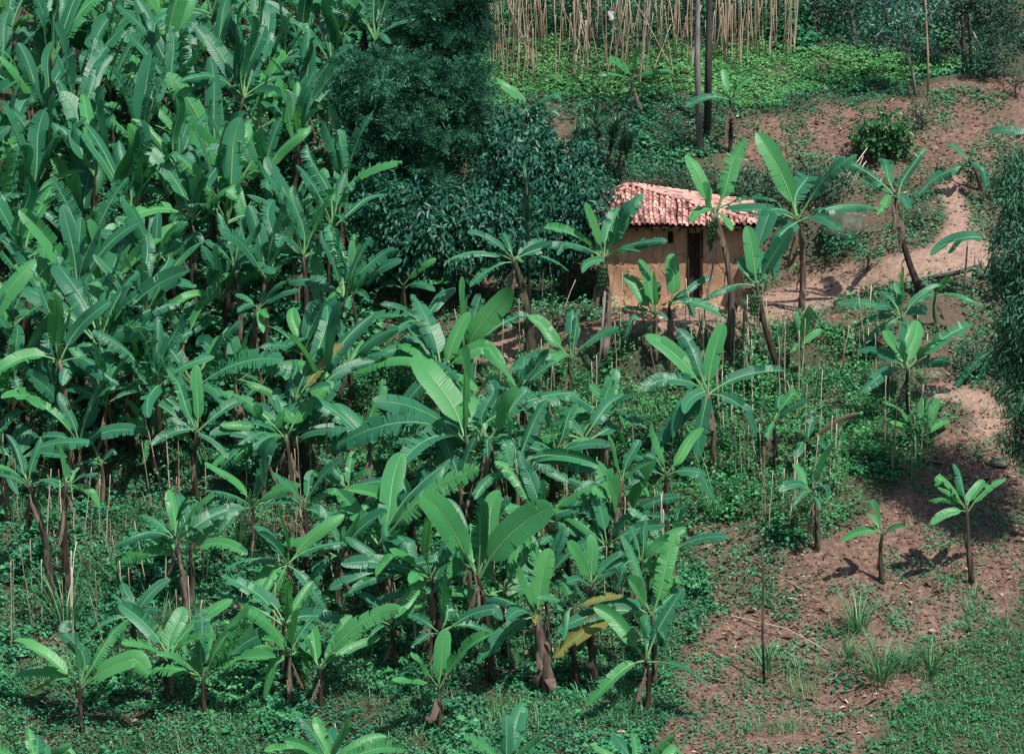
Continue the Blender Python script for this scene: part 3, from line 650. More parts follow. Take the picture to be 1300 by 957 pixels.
 (4, (170,640), (170,290), [(165,45,'b'),(60,90),(250,60),(-20,120),(290,200),(20,30)], 'banana plant with a leaf like a plank at the left of the grove', GR_L, dict(extra=2)),
 (4, (420,560), (400,260), [(330,-30,'b'),(435,-20,'lb'),(250,40),(500,60),(720,-20,'l'),(560,30),(310,140)], 'banana plant with tall shining leaves above the largest clump', GR_L, dict(extra=2)),
 (4, (650,400), (640,130), [(560,-60),(720,-40),(800,10),(500,20),(600,200),(690,-100)], 'banana plant with sunlit top leaves right of the plank-leaved one', GR_L, dict(extra=2)),
]
ALLP = []
def make_annotated():
    for tid, b, c, tips, lab, grp, opt in PL:
        opt = dict(opt)
        bp = tpx(tid, b); cp = tpx(tid, c)
        base = hit(*bp[:2]); crown = at_y(cp[0], cp[1], base.y)
        if opt.get('bunch'): opt['bunch'] = crown + Vector((-.12, -.12, -.45))
        banana_plant(base, crown, [tpx(tid, q) for q in tips], lab, grp, **opt)
        ALLP.append((base, crown))
make_annotated()

# grove filler plants, row by row
ORD = ['first', 'second', 'third', 'fourth', 'fifth', 'sixth', 'seventh', 'eighth', 'ninth', 'tenth', 'eleventh', 'twelfth', 'thirteenth', 'fourteenth', 'fifteenth', 'sixteenth', 'seventeenth', 'eighteenth', 'nineteenth', 'twentieth']
def grove():
    rows = [(y, 0) for y in (-25, 12, 50, 88, 126, 164, 204, 246, 288, 332, 378, 428, 480, 520)]
    looks = ['tattered arching leaves', 'bright upright leaves', 'drooping dull leaves', 'wide spreading leaves', 'narrow torn leaves', 'glossy overlapping leaves']
    for ri, (py, _) in enumerate(rows):
        xmax = 480 if py < 60 else (440 if py < 250 else (455 if py < 420 else 400))
        px = rnd.uniform(-60, -20); k = 0
        while px < xmax:
            hgt_m = rnd.uniform(1.5, 3.0); big = rnd.uniform(.8, 1.2)
            x = px + rnd.uniform(-12, 12); y = py + rnd.uniform(-14, 14)
            px += rnd.uniform(44, 92)
            cx, cy = x, y
            base = hit(cx, cy + hgt_m * 44)
            crown = base + Vector((rnd.uniform(-.2, .2), rnd.uniform(-.15, .15), hgt_m))
            if any((crown - q[1]).length < .66 for q in ALLP): continue
            if 420 < py and 200 < x < 350: continue
            li = rnd.randrange(6); up = li == 1
            c = project(crown.x, crown.y, crown.z); sc = ppm(crown)
            tips = []
            nl = rnd.randint(6, 10); a0 = rnd.uniform(0, 6.28)
            for q in range(nl):
                a = a0 + q * 2 * math.pi / nl + rnd.uniform(-.7, .7)
                el = rnd.uniform(.75, 1.35) if up or q % 3 else rnd.uniform(-.25, .6)
                L = rnd.uniform(1.55, 2.5) * big * (1.0 if el > .5 else .85)
                P = crown + Vector((math.cos(a) * math.cos(el), math.sin(a) * math.cos(el), math.sin(el))) * L
                tips.append((P, el))
            root = empty('banana_plant', base, 'banana plant with ' + looks[li], 'banana plant', GR_L)
            k += 1
            pseudostem(root, base.copy(), crown, rnd.uniform(.07, .10), M_STEM)
            for P, el in tips:
                arch = .12 if el > .9 else (.2 if el > .3 else .32)
                m = [M_LEAFY, M_RIB] if rnd.random() < .2 else [M_LEAF, M_RIB]
                L = (P - crown).length
                banana_leaf(root, crown - Z * rnd.uniform(0, .12), P, arch, L * rnd.uniform(.085, .125), m, rnd.uniform(.2, .98), tear=.6 if li in (0, 4) else .28)
            if rnd.random() < .6:
                a = rnd.uniform(0, 6.28)
                banana_leaf(root, crown - Z * .2, crown + Vector((math.cos(a) * .35, math.sin(a) * .35, -1.2)), .15, .1, [M_DEAD, M_RIBD], .3, tear=.8, droop=1, name='dead_leaf', petiole=.25)
            ALLP.append((base, crown)); GROVE.append((root, looks[li], crown))
GROVE = []
grove()
def label_grove():
    pts = []
    for b, c in ALLP:
        x, y = project(c.x, c.y, c.z)
        if x < 500 and y < 560: pts.append((min(11, max(0, int((y + 30) // 50))), x, c))
    for root, look, c in GROVE:
        x, y = project(c.x, c.y, c.z); r = min(11, max(0, int((y + 30) // 50)))
        k = sum(1 for p in pts if p[0] == r and p[1] < x - 1e-6)
        root['label'] = 'banana plant with %s, %s from left in %s row of the grove' % (look, ORD[min(k, 11)], ORD[r])
label_grove()

# further plants standing between the annotated ones in the fields
FILL = [(560, 470), (612, 565), (705, 575), (765, 530), (690, 655), (470, 565), (525, 655), (640, 745), (430, 705), (560, 800),
        (300, 480), (250, 545), (335, 560), (200, 500), (385, 640), (820, 835), (600, 690), (850, 700), (100, 560), (40, 520), (660, 500), (790, 610), (440, 620), (585, 620), (655, 590), (500, 730), (320, 640), (360, 790), (690, 740), (770, 690), (240, 700), (545, 760), (845, 600), (450, 660), (330, 470), (170, 470), (370, 560), (600, 510)]
FO = []
for i, (cx, cy) in enumerate(FILL):
    hm = rnd.uniform(1.3, 2.1); li = rnd.randrange(4)
    base = hit(cx, cy + hm * 50); crown = at_y(cx, cy, base.y); tips = []
    nl = rnd.randint(4, 8); a0 = rnd.uniform(0, .6); Lp = rnd.uniform(62, 92)
    for q in range(nl):
        a = a0 + math.pi * 1.5 * q / nl - .6 + rnd.uniform(-.45, .45)
        L = Lp * rnd.uniform(.55, 1.15)
        tips.append((cx + math.cos(a) * L, cy - math.sin(a) * L * .9, 'l' if rnd.random() < .2 else ''))
    lk = ['dull arching leaves', 'leaves spread in a loose fan', 'tattered leaves', 'short crowded leaves'][li]
    o = banana_plant(base, crown, tips, 'banana plant', GR_F, extra=1, dead=rnd.choice((1, 2, 3)), stem=rnd.choice('nnnp'), tear=.6 if li == 2 else .35)
    ALLP.append((base, crown)); FO.append((o, lk, cx, cy))
for o, lk, cx, cy in FO:
    r = int(cy // 50); k = 0
    for b, c in ALLP:
        x, y = project(c.x, c.y, c.z)
        if int(y // 50) == r and x < cx - .5: k += 1
    o['label'] = 'banana plant with %s, %s from left in %s field row' % (lk, ORD[min(k, 19)], ORD[r - 8])

# plants hidden beyond the bottom edge of the photograph's picture area
for i, (bx, by, n) in enumerate([(60, 1040, 6), (430, 1040, 6), (640, 1030, 5), (800, 1040, 6)]):
    base = hit(bx, by); crown = base + Vector((rnd.uniform(-.2, .2), 0, rnd.uniform(.9, 1.2)))
    c = project(crown.x, crown.y, crown.z); tips = []
    for q in range(n):
        a = math.pi * (q + .5) / n + rnd.uniform(-.2, .2)
        tips.append((c[0] + math.cos(a) * rnd.uniform(70, 100), c[1] - math.sin(a) * rnd.uniform(50, 75) + 12))
    banana_plant(base, crown, tips, '%s banana plant from the left along the bottom edge of the view' % ORD[i], GR_F, young=1)

# ------------------------------------------------------------------ hut
def tile_mat():
    m, t = nt('clay_tiles')
    a = N(t, 'ShaderNodeAttribute', attribute_name='tone')
    c = ramp(t, a.outputs['Fac'], [(0, (.16, .075, .07)), (.22, (.38, .18, .16)), (.5, (.58, .30, .245)), (.8, (.70, .42, .35)), (1, (.74, .55, .47))])
    n = noise(t, 9, 5, .6, objcoord(t))
    c = mixc(t, mathn(t, 'MULTIPLY', ramp(t, n, [(.45, (0, 0, 0)), (.7, (1, 1, 1))]), .45), c, (.22, .13, .12))
    finish(t, c, .85, bump=n, bstr=.3, bdist=.01, spec=.2); return m
def mud_mat():
    m, t = nt('mud_plaster')
    oc = objcoord(t)
    n = noise(t, 1.6, 6, .6, oc); n2 = noise(t, 14, 5, .65, oc)
    c = ramp(t, n, [(.3, (.30, .165, .10)), (.5, (.45, .265, .165)), (.7, (.56, .36, .245))])
    v = N(t, 'ShaderNodeTexVoronoi', feature='DISTANCE_TO_EDGE'); v.inputs['Scale'].default_value = 1.1
    mp = N(t, 'ShaderNodeMapping'); mp.inputs['Scale'].default_value = (1.6, 1.6, .55); t.links.new(oc, mp.inputs[0]); 
    wv = N(t, 'ShaderNodeVectorMath', operation='ADD'); t.links.new(mp.outputs[0], wv.inputs[0])
    nn = N(t, 'ShaderNodeTexNoise'); nn.inputs['Scale'].default_value = 3; t.links.new(oc, nn.inputs['Vector'])
    sc = N(t, 'ShaderNodeVectorMath', operation='SCALE'); sc.inputs['Scale'].default_value = .35; t.links.new(nn.outputs['Color'], sc.inputs[0]); t.links.new(sc.outputs[0], wv.inputs[1])
    t.links.new(wv.outputs[0], v.inputs['Vector'])
    cr = ramp(t, v.outputs['Distance'], [(.008, (1, 1, 1)), (.028, (0, 0, 0))])
    c = mixc(t, mathn(t, 'MULTIPLY', cr, .35), c, (.16, .09, .06))
    b = mathn(t, 'SUBTRACT', mathn(t, 'ADD', n2, n), cr)
    finish(t, c, .92, bump=b, bstr=.6, bdist=.03, spec=.15); return m
def build_hut():
    MT, MM = tile_mat(), mud_mat()
    zc = HUT['z'] - .03
    yf = hp.y + .15                     # front wall plane
    A = at_y(768, 300, yf); B = at_y(944, 300, yf)
    x0, x1 = A.x, B.x; yb = yf + 3.0
    root = empty('mud_hut', ((x0 + x1) / 2, yf, zc), 'small mud-walled hut with a red clay tile roof', 'hut')
    o = Vector(root.location)
    ez = at_y(880, 286, yf - .42).z     # eave height
    Hw = ez - zc + .12
    def lx(px): return at_y(px, 300, yf).x - o.x
    X0, X1 = x0 - o.x, x1 - o.x; D = yb - yf
    dx0, dx1 = lx(875.5), lx(889.5); dh = at_y(880, 296, yf).z - zc
    wx0, wx1 = lx(848), lx(854.5); wz0 = at_y(850, 309, yf).z - zc; wz1 = at_y(850, 294, yf).z - zc
    th = .16
    V, F = [], []
    def grid_panel(xa, xb, za, zb):
        """gently uneven front surface with depth"""
        nx = max(1, int((xb - xa) / .15)); nz = max(1, int((zb - za) / .15)); b0 = len(V)
        for j in range(nz + 1):
            for i in range(nx + 1):
                x = xa + (xb - xa) * i / nx; z = za + (zb - za) * j / nz
                edge = (i in (0, nx)) or (j in (0, nz))
                V.append(Vector((x, -.0 - (.035 * (mnoise.noise(Vector((x * 2, z * 2, 3))) ) ), z)))
        for j in range(nz):
            for i in range(nx):
                k = b0 + j * (nx + 1) + i; F.append((k, k + 1, k + nx + 2, k + nx + 1))
    grid_panel(X0, wx0, 0, Hw); grid_panel(wx0, wx1, 0, wz0); grid_panel(wx0, wx1, wz1, Hw)
    grid_panel(wx1, dx0, 0, Hw); grid_panel(dx0, dx1, dh, Hw); grid_panel(dx1, X1, 0, Hw)
    def quad(*p):
        b0 = len(V); V.extend([Vector(q) for q in p]); F.append(tuple(range(b0, b0 + 4)))
    def reveal(xa, xb, za, zb, d):
        e = .03
        quad((xa, -e, za), (xa, d, za), (xa, d, zb), (xa, -e, zb)); quad((xb, -e, za), (xb, -e, zb), (xb, d, zb), (xb, d, za))
        quad((xa, -e, zb), (xa, d, zb), (xb, d, zb), (xb, -e, zb)); quad((xa, -e, za), (xb, -e, za), (xb, d, za), (xa, d, za))
    reveal(wx0, wx1, wz0, wz1, .22); reveal(dx0, dx1, 0, dh, .22)
    quad((X1, 0, 0), (X1, D, 0), (X1, D, Hw), (X1, 0, Hw)); quad((X0, 0, 0), (X0, 0, Hw), (X0, D, Hw), (X0, D, 0))
    quad((X0, D, 0), (X0, D, Hw), (X1, D, Hw), (X1, D, 0))
    mesh_obj('wall', V, F, MM, root, smooth=False)
    # eroded plinth of rough stones and earth along the foot of the wall
    V, F = [], []
    n = 60
    prof = [(-.03, .34), (-.07, .22), (-.13, .09), (-.2, -.06)]
    for i in range(n + 1):
        x = X0 - .05 + (X1 - X0 + .1) * i / n; dr = .15 if dx0 - .05 < x < dx1 + .05 else 1
        k = 1 + .6 * mnoise.noise(Vector((x * 3, 1, 0))) + .4 * mnoise.noise(Vector((x * 9, 5, 0)))
        for (py_, pz_) in prof: V.append(Vector((x, py_ * k + .02 * mnoise.noise(Vector((x * 14, pz_ * 9, 2))) - .01, max(-.06, pz_ * k * dr))))
    for i in range(n):
        for j in range(3):
            q = i * 4 + j; F.append((q, q + 1, q + 5, q + 4))
    mesh_obj('plinth', V, F, MM, root)
    def boards(name, xa, xb, za, zb, y, parent):
        V, F = [], []; n = max(1, round((xb - xa) / .13)); w = (xb - xa) / n
        for i in range(n):
            a, b = xa + i * w + .006, xa + (i + 1) * w - .006; b0 = len(V); yy = y + rnd.uniform(0, .008)
            for z in (za, zb):
                V += [Vector((a, yy, z)), Vector((b, yy, z)), Vector((b, yy + .03, z)), Vector((a, yy + .03, z))]
            F += [(b0, b0 + 1, b0 + 5, b0 + 4), (b0 + 1, b0 + 2, b0 + 6, b0 + 5), (b0 + 2, b0 + 3, b0 + 7, b0 + 6), (b0 + 3, b0, b0 + 4, b0 + 7), (b0 + 4, b0 + 5, b0 + 6, b0 + 7)]
        for z in (za + .25 * (zb - za), za + .8 * (zb - za)):
            b0 = len(V); V += [Vector((xa + .01, y - .02, z)), Vector((xb - .01, y - .02, z)), Vector((xb - .01, y - .02, z + .08)), Vector((xa + .01, y - .02, z + .08)), Vector((xa + .01, y, z)), Vector((xb - .01, y, z)), Vector((xb - .01, y, z + .08)), Vector((xa + .01, y, z + .08))]
            F += [(b0, b0 + 1, b0 + 2, b0 + 3), (b0 + 3, b0 + 2, b0 + 6, b0 + 7), (b0, b0 + 4, b0 + 5, b0 + 1), (b0, b0 + 3, b0 + 7, b0 + 4), (b0 + 1, b0 + 5, b0 + 6, b0 + 2)]
        return mesh_obj(name, V, F, M_WOODD, parent, smooth=False)
    boards('door', dx0, dx1, .02, dh, .14, root)
    boards('window', wx0, wx1, wz0, wz1, .17, root)
    # door posts
    for xx in (dx0 - .035, dx1 + .035):
        V, F = tube_geo([Vector((xx, -.045, 0)), Vector((xx + .01, -.05, dh * .5)), Vector((xx, -.045, dh + .1))], [.03, .028, .026], 7)
        mesh_obj('door_post', V, F, M_WOODD, root)
    # roof: hipped shell; corners in local coordinates
    oh = .42; ezl = ez - o.z
    EL = X0 - .45; ER = at_y(969, 286, yf - .4).x - o.x
    rl = at_y(790, 236, yf + 1.5); ridge_y = D * .5
    RZ = at_y(800, 236, yf + ridge_y).z - o.z
    RXl = EL + 1.1; RXr = at_y(803, 236, yf + ridge_y).x - o.x
    fl, fr = Vector((EL, -oh, ezl)), Vector((ER, -oh, ezl)); bl, br = Vector((EL, D + oh, ezl)), Vector((ER, D + oh, ezl))
    ra, rb = Vector((RXl, ridge_y, RZ)), Vector((RXr, ridge_y, RZ))
    # underside deck
    dn = Vector((0, 0, -.05)); V = [p + dn for p in (fl, fr, br, bl, ra, rb)] + [p + dn * 1.8 for p in (fl, fr, br, bl)]
    F = [(0, 1, 5, 4), (1, 2, 5), (2, 3, 4, 5), (3, 0, 4), (6, 9, 8, 7), (0, 6, 7, 1), (1, 7, 8, 2), (2, 8, 9, 3), (3, 9, 6, 0)]
    deck = mesh_obj('roof_deck', V, F, M_WOODD, root, smooth=False)
    # rafters ends under the eave
    V, F = [], []
    x = EL + .15
    while x < ER:
        tube_geo([Vector((x, -oh + .04, ezl - .15)), Vector((x, .6, ezl + .02))], [.028, .03], 6, V, F); x += rnd.uniform(.3, .42)
    mesh_obj('rafters', V, F, M_WOODD, root)
    TV, TF, TT = [], [], []
    def in_face(p2, poly):
        return bool(inpoly(np.array([p2[0]]), np.array([p2[1]]), poly)[0])
    def tiles(e0, e1, r0, r1, cp=.145, rp=.21):
        ex = (e1 - e0).normalized(); nrm = ex.cross((r0 - e0)).normalized()
        if nrm.z < 0: nrm = -nrm
        up = nrm.cross(ex)
        if up.z < 0: up = -up
        def uv(p): d = p - e0; return (d.dot(ex), d.dot(up))
        poly = [uv(e0), uv(e1), uv(r1), uv(r0)]
        Wf_ = (e1 - e0).length; Hf = max(q[1] for q in poly)
        nc, nr = int(Wf_ / cp), int(Hf / rp) + 1
        for c in range(nc + 1):
            wob = rnd.uniform(-.02, .02); sag = rnd.uniform(-.012, .012)
            for r in range(nr):
                u = (c + .5) * cp; v = r * rp
                if not in_face((u, v + .05), poly): continue
                tone = min(1, max(0, rnd.gauss(.5, .26)))
                for kind in (1, -1):          # cap tile, then trough beside it
                    uu = u + (0 if kind == 1 else cp * .5) + wob + rnd.uniform(-.014, .014) + .03 * math.sin(v * 2.1 + c * .3); rad = cp * .30 if kind == 1 else cp * .27
                    if kind == -1: tone = min(1, max(0, tone - .25))
                    b0 = len(TV); vj = rnd.uniform(-.035, .035); L = rp * 1.25; lift = rnd.uniform(0, .01)
                    for q, (vv, rr, hh) in enumerate(((v - .03 + vj, rad * 1.12, .035), (v - .03 + vj + L, rad * .9, .008))):
                        for s in range(6):
                            th3 = math.pi * s / 5
                            hgt_ = math.sin(th3) * rr * kind * .75 + (0.02 if kind == 1 else rad * .9 - .02) + hh + lift + sag + .018 * math.sin(u * 1.7 + v)
                            TV.append(e0 + ex * (uu - math.cos(th3) * rr) + up * vv + nrm * hgt_); TT.append(tone)
                    for s in range(5): TF.append((b0 + s, b0 + s + 1, b0 + s + 7, b0 + s + 6))
                    if kind == 1:   # visible open lower lip thickness
                        b1 = len(TV)
                        for s in range(6):
                            p = TV[b0 + s]; TV.append(p - nrm * .014); TT.append(tone)
                        for s in range(5): TF.append((b0 + s, b1 + s, b1 + s + 1, b0 + s + 1))
    tiles(fl, fr, ra, rb); tiles(fr, br, rb, rb + Vector((0, .001, 0))); tiles(br, bl, rb, ra); tiles(bl, fl, ra + Vector((0, .001, 0)), ra)
    rt = mesh_obj('roof', TV, TF, MT, root, smooth=True)
    a = rt.data.attributes.new('tone', 'FLOAT', 'POINT'); a.data.foreach_set('value', np.array(TT, np.float32))
    # ridge and hip cap tiles
    TV, TF, TT2 = [], [], []
    for p, q in ((ra, rb), (fr, rb), (fl, ra), (br, rb), (bl, ra)):
        d = q - p; n = int(d.length / .27); dd = d.normalized(); s_ = dd.cross(Z).normalized(); up = s_.cross(dd)
        if up.z < 0: up = -up
        for i in range(n + 1):
            c0 = p + dd * (i * .27) + up * (.065 + rnd.uniform(0, .012)); c1 = p + dd * min(d.length + .05, (i * .27 + .33)) + up * .055; b0 = len(TV); tn = min(1, max(0, rnd.gauss(.55, .22)))
            jl = s_ * rnd.uniform(-.02, .02)
            for c_, rr in ((c0 + jl, .085), (c1 + jl, .07)):
                for s in range(7):
                    th3 = math.pi * s / 6; TV.append(c_ + s_ * math.cos(th3) * rr + up * math.sin(th3) * rr * .75 - up * .03); TT2.append(tn)
            for s in range(6): TF.append((b0 + s, b0 + s + 1, b0 + s + 8, b0 + s + 7))
    rc = mesh_obj('ridge_tiles', TV, TF, MT, root, smooth=True)
    a = rc.data.attributes.new('tone', 'FLOAT', 'POINT'); a.data.foreach_set('value', np.array(TT2, np.float32))
build_hut()

# ------------------------------------------------------------------ ground cover
def scatter(name, zones, n, label, cat, mat, leaf, height, clump=.0, tilt=.42, ex=(), dens_noise=(.5, .35)):
    xs = rng.uniform(-14.5, 14.5, n); ys = rng.uniform(-17, 23, n)
    zs = hgt(xs, ys)
    px, py = project(xs, ys, zs)
    wx = px + (vnoise(xs, ys, 1.2, 8) - .5) * 40; wy = py + (vnoise(xs, ys, 1.2, 9) - .5) * 24
    keep = np.zeros(n, bool)
    for z in zones: keep |= inpoly(wx, wy, ZP[z])
    for z in ex: keep &= ~inpoly(wx, wy, ZP[z])
    keep &= (px > -60) & (px < 1360) & (py > -40) & (py < 1010)
    nz = vnoise(xs, ys, 1.6, 21) * .6 + vnoise(xs, ys, .5, 22) * .4
    keep &= rng.random(n) < np.clip((nz - dens_noise[0] + dens_noise[1]) / dens_noise[1], 0, 1)
    inh = (np.abs(xs - HUT['x']) < 2.2) & (ys > hp.y) & (ys < hp.y + 3.4)
    keep &= ~inh
    xs, ys, zs = xs[keep], ys[keep], zs[keep]; m = len(xs)
    clh = vnoise(xs, ys, 2.2, 31) * .75 + vnoise(xs, ys, .7, 32) * .5
    hh = rng.random(m) ** .7 * height * clh * (.5 + 1.0 * (vnoise(xs, ys, 3.7, 34) > .55))
    P = np.stack([xs, ys, zs + .02 + hh], 1)
    az = rng.uniform(0, 2 * np.pi, m)
    D = np.stack([np.cos(az), np.sin(az), rng.uniform(-.5, .5, m)], 1)
    Nn = np.stack([rng.normal(0, tilt, m), rng.normal(0, tilt, m) - .15, np.ones(m)], 1)
    L = leaf * rng.uniform(.5, 1.3, m) * (1 + (.6 if leaf > .07 and mat is not M_TERR else .25) * (vnoise(xs, ys, .8, 35) > .62))
    tone = np.clip(.45 * rng.random(m) + .55 * vnoise(xs, ys, .9, 33) + .25 * (hh / max(height, .01) - .3), 0, 1)
    o = leaf_cloud(name, P, D, Nn, L, L * .75, tone, mat)
    tag(o, label, cat, kind='stuff'); return m
A = 29 * 40
scatter('bean_plants', ['field'], A * 520, 'green knee-high bean plants covering the field below the hut', 'bean plants', M_BEAN, .08, .6, ex=('yard', 'path', 'bare'), dens_noise=(.42, .25))
scatter('terrace_crop', ['terr'], A * 560, 'bright green low crop on the terrace at the top of the slope', 'crop', M_TERR, .10, .16, dens_noise=(.32, .25), tilt=.28, ex=('bank',))
scatter('low_weeds', ['lower'], A * 640, 'patchy low green weeds among the stakes on the lower slope', 'weeds', M_WEED, .072, .26, ex=('field', 'bare', 'grass'), dens_noise=(.42, .4))
scatter('tall_weeds', ['weeds'], A * 360, 'dense dark weeds on the bank below the bright terrace', 'weeds', M_WEED, .09, .32, ex=('bank', 'path2', 'terr'), dens_noise=(.45, .3))
scatter('sparse_weeds', ['bare', 'bank'], A * 330, 'small green sprouts dotted over the bare reddish soil', 'weeds', M_WEED, .07, .13, ex=('grass', 'path', 'path2', 'terr'), dens_noise=(.62, .28))
scatter('broadleaf_weeds', ['lower', 'field'], A * 16, 'broad-leaved weeds and gourd vines scattered through the fields', 'weeds', M_BEAN, .17, .4, ex=('yard', 'path', 'bare', 'grass'), dens_noise=(.6, .2))
scatter('grove_undergrowth', ['grove', 'back'], A * 230, 'shaded undergrowth beneath the crowded banana grove', 'undergrowth', M_WEED, .12, .55, dens_noise=(.42, .35), ex=('terr',))
def path_edges():
    n = 170000
    xs = rng.uniform(-14.5, 14.5, n); ys = rng.uniform(-17, 20, n); zs = hgt(xs, ys); px, py = project(xs, ys, zs)
    k = np.ones(n, bool)
    for z in ('lower', 'field', 'bare', 'grass', 'path', 'path2', 'yard', 'bank', 'terr', 'weeds', 'back', 'grove'): k &= ~inpoly(px, py, ZP[z])
    k &= vnoise(xs, ys, 1.3, 41) > .3
    k &= ~((np.abs(xs - HUT['x']) < 2.2) & (ys > hp.y) & (ys < hp.y + 3.4))
    xs, ys, zs = xs[k], ys[k], zs[k]; m = len(xs); az = rng.uniform(0, 6.28, m)
    o = leaf_cloud('hillside_weeds', np.stack([xs, ys, zs + rng.random(m) * .3], 1), np.stack([np.cos(az), np.sin(az), rng.uniform(-.4, .4, m)], 1),
                   np.stack([rng.normal(0, .5, m), rng.normal(-.15, .5, m), np.ones(m)], 1), rng.uniform(.06, .13, m), rng.uniform(.05, .09, m), rng.random(m), M_WEED)
    tag(o, 'loose weeds on the slope around the hut and the path', 'weeds', kind='stuff')
path_edges()
scatter('low_clover', ['grass'], A * 300, 'small round leaves mixed into the grass of the lower right corner', 'clover', M_BEAN, .07, .16, dens_noise=(.5, .35))
def litter():
    n = 110000
    xs = rng.uniform(-14.5, 14.5, n); ys = rng.uniform(-17, 20, n); zs = hgt(xs, ys); px, py = project(xs, ys, zs)
    k = (vnoise(xs, ys, 1.0, 51) + rng.uniform(-.25, .25, n)) > .5
    k &= ~(inpoly(px, py, ZP['terr']) | inpoly(px, py, ZP['grass']) | inpoly(px, py, ZP['path2']))
    k &= ~((np.abs(xs - HUT['x']) < 2.2) & (ys > hp.y) & (ys < hp.y + 3.4))
    xs, ys, zs = xs[k], ys[k], zs[k]; m = len(xs); az = rng.uniform(0, 6.28, m)
    L = rng.uniform(.04, .13, m) * np.where(rng.random(m) < .06, 2.6, 1)
    o = leaf_cloud('leaf_litter', np.stack([xs, ys, zs + .03], 1), np.stack([np.cos(az), np.sin(az), rng.uniform(-.1, .35, m)], 1),
                   np.stack([rng.normal(0, .5, m), rng.normal(0, .5, m), np.ones(m)], 1), L, L * rng.uniform(.15, .5, m), rng.random(m) ** 1.5, M_LITTER)
    tag(o, 'dry pale leaf scraps and stubble lying over the soil', 'leaf litter', kind='stuff')
litter()
def clods():
    n = 16000
    xs = rng.uniform(-3, 14.5, n); ys = rng.uniform(-17, 20, n); zs = hgt(xs, ys); px, py = project(xs, ys, zs)
    k = inpoly(px, py, ZP['bare']) | inpoly(px, py, ZP['bank']) | (inpoly(px, py, ZP['path2']) & (rng.random(n) < .25))
    xs, ys, zs = xs[k], ys[k], zs[k]; m = len(xs)
    t6 = np.array([(1, 0, 0), (0, 1, 0), (-1, 0, 0), (0, -1, 0), (0, 0, .8), (0, 0, -.5)], float)
    f8 = np.array([(0, 1, 4), (1, 2, 4), (2, 3, 4), (3, 0, 4), (1, 0, 5), (2, 1, 5), (3, 2, 5), (0, 3, 5)])
    r = rng.uniform(.015, .06, m); V = t6[None] * r[:, None, None] * rng.uniform(.6, 1.3, (m, 6, 1))
    V = V + np.stack([xs, ys, zs + .01], 1)[:, None, :]
    F = (f8[None] + (np.arange(m) * 6)[:, None, None]).reshape(-1, 3)
    o = np_mesh_obj('soil_clods', V.reshape(-1, 3), F, M_GROUND, attrs=dict(path=np.zeros(m * 6), green=np.zeros(m * 6)), smooth=False)
    tag(o, 'loose clods of earth on the tilled bare slope', 'soil clods', kind='stuff')
clods()
def corner_grass():
    n = 90000
    xs = rng.uniform(4, 15, n); ys = rng.uniform(-20, 0, n); zs = hgt(xs, ys); px, py = project(xs, ys, zs)
    wx = px + (vnoise(xs, ys, 1.2, 8) - .5) * 40; wy = py + (vnoise(xs, ys, 1.2, 9) - .5) * 24
    wx = wx + (vnoise(xs, ys, 3.0, 18) - .5) * 60 + rng.normal(0, 14, n); wy = wy + (vnoise(xs, ys, 3.0, 19) - .5) * 50 + rng.normal(0, 9, n)
    k = inpoly(wx, wy, ZP['grass']) & (vnoise(xs, ys, 2.1, 77) > .22); xs, ys, zs = xs[k], ys[k], zs[k]; m = len(xs)
    o = blade_cloud('grass', np.stack([xs, ys, zs - .01], 1), rng.uniform(0, 6.28, m), rng.uniform(.05, .22, m) * (.5 + 1.1 * vnoise(xs, ys, 1.7, 78)), rng.uniform(.014, .034, m), rng.uniform(.1, .6, m), rng.uniform(.3, 1.2, m), np.clip(rng.normal(.45, .22, m), 0, 1), M_GRASS, seg=3)
    tag(o, 'thick short green grass in the lower right corner', 'grass', kind='stuff')
corner_grass()

# ------------------------------------------------------------------ grass tufts
def tuft(px, py, n, L, label, spread=.25, lean=.45, Wd=.03):
    b = hit(px, py); root_z = b.z
    az = rng.uniform(0, 6.28, n); rr = rng.random(n) * spread
    P = np.stack([rr * np.cos(az), rr * np.sin(az), np.zeros(n)], 1)
    o = blade_cloud('tall_grass', P, az, rng.uniform(.5, 1.0, n) * L, rng.uniform(.6, 1.3, n) * Wd, rng.uniform(0.05, lean, n), rng.uniform(.4, 1.7, n), np.clip(rng.normal(.55, .28, n), 0, 1), M_GRASS)
    o.location = b - Z * .03; tag(o, label, 'grass tuft', 'tufts of tall grass')
tuft(1090, 800, 60, 1.6, 'tall upright grass tuft on the bare soil at lower right'); tuft(1120, 865, 90, 1.7, 'largest grass tuft, at the bottom left of the green grass corner', .4)
tuft(1150, 850, 40, 1.1, 'grass tuft next to the largest one, nearer the green corner'); tuft(1180, 858, 30, 1.2, 'thin grass tuft at the corner of the green grass')
tuft(1075, 835, 35, 1.0, 'low grass tuft left of the largest tuft'); tuft(908, 660, 45, 2.0, 'very tall grass tuft beside the central spreading banana plant', .2, .3)
tuft(85, 800, 50, 2.2, 'tall blue-green grass tuft among stakes at lower left', .25, .3); tuft(150, 740, 35, 1.8, 'thin grass tuft right of the blue-green one at lower left', .3, .5)
tuft(305, 700, 45, 1.7, 'pale straggling grass tuft left of the rolled-leaf banana plant', .3, .6); tuft(205, 800, 30, 1.5, 'grass tuft below the dry-stemmed banana plant', .3, .6)
tuft(975, 850, 30, 1.2, 'sparse grass tuft at the foot of the leaning cane', .3, .7)
tuft(475, 520, 50, .9, 'dark grass tuft in the shade left of the centre', .4, .8); tuft(1010, 520, 35, 1.3, 'slender grass tuft among stakes in the bean field', .15, .3)
tuft(1285, 640, 40, .6, 'short grass tuft under the right-hand tree', .3, .8)

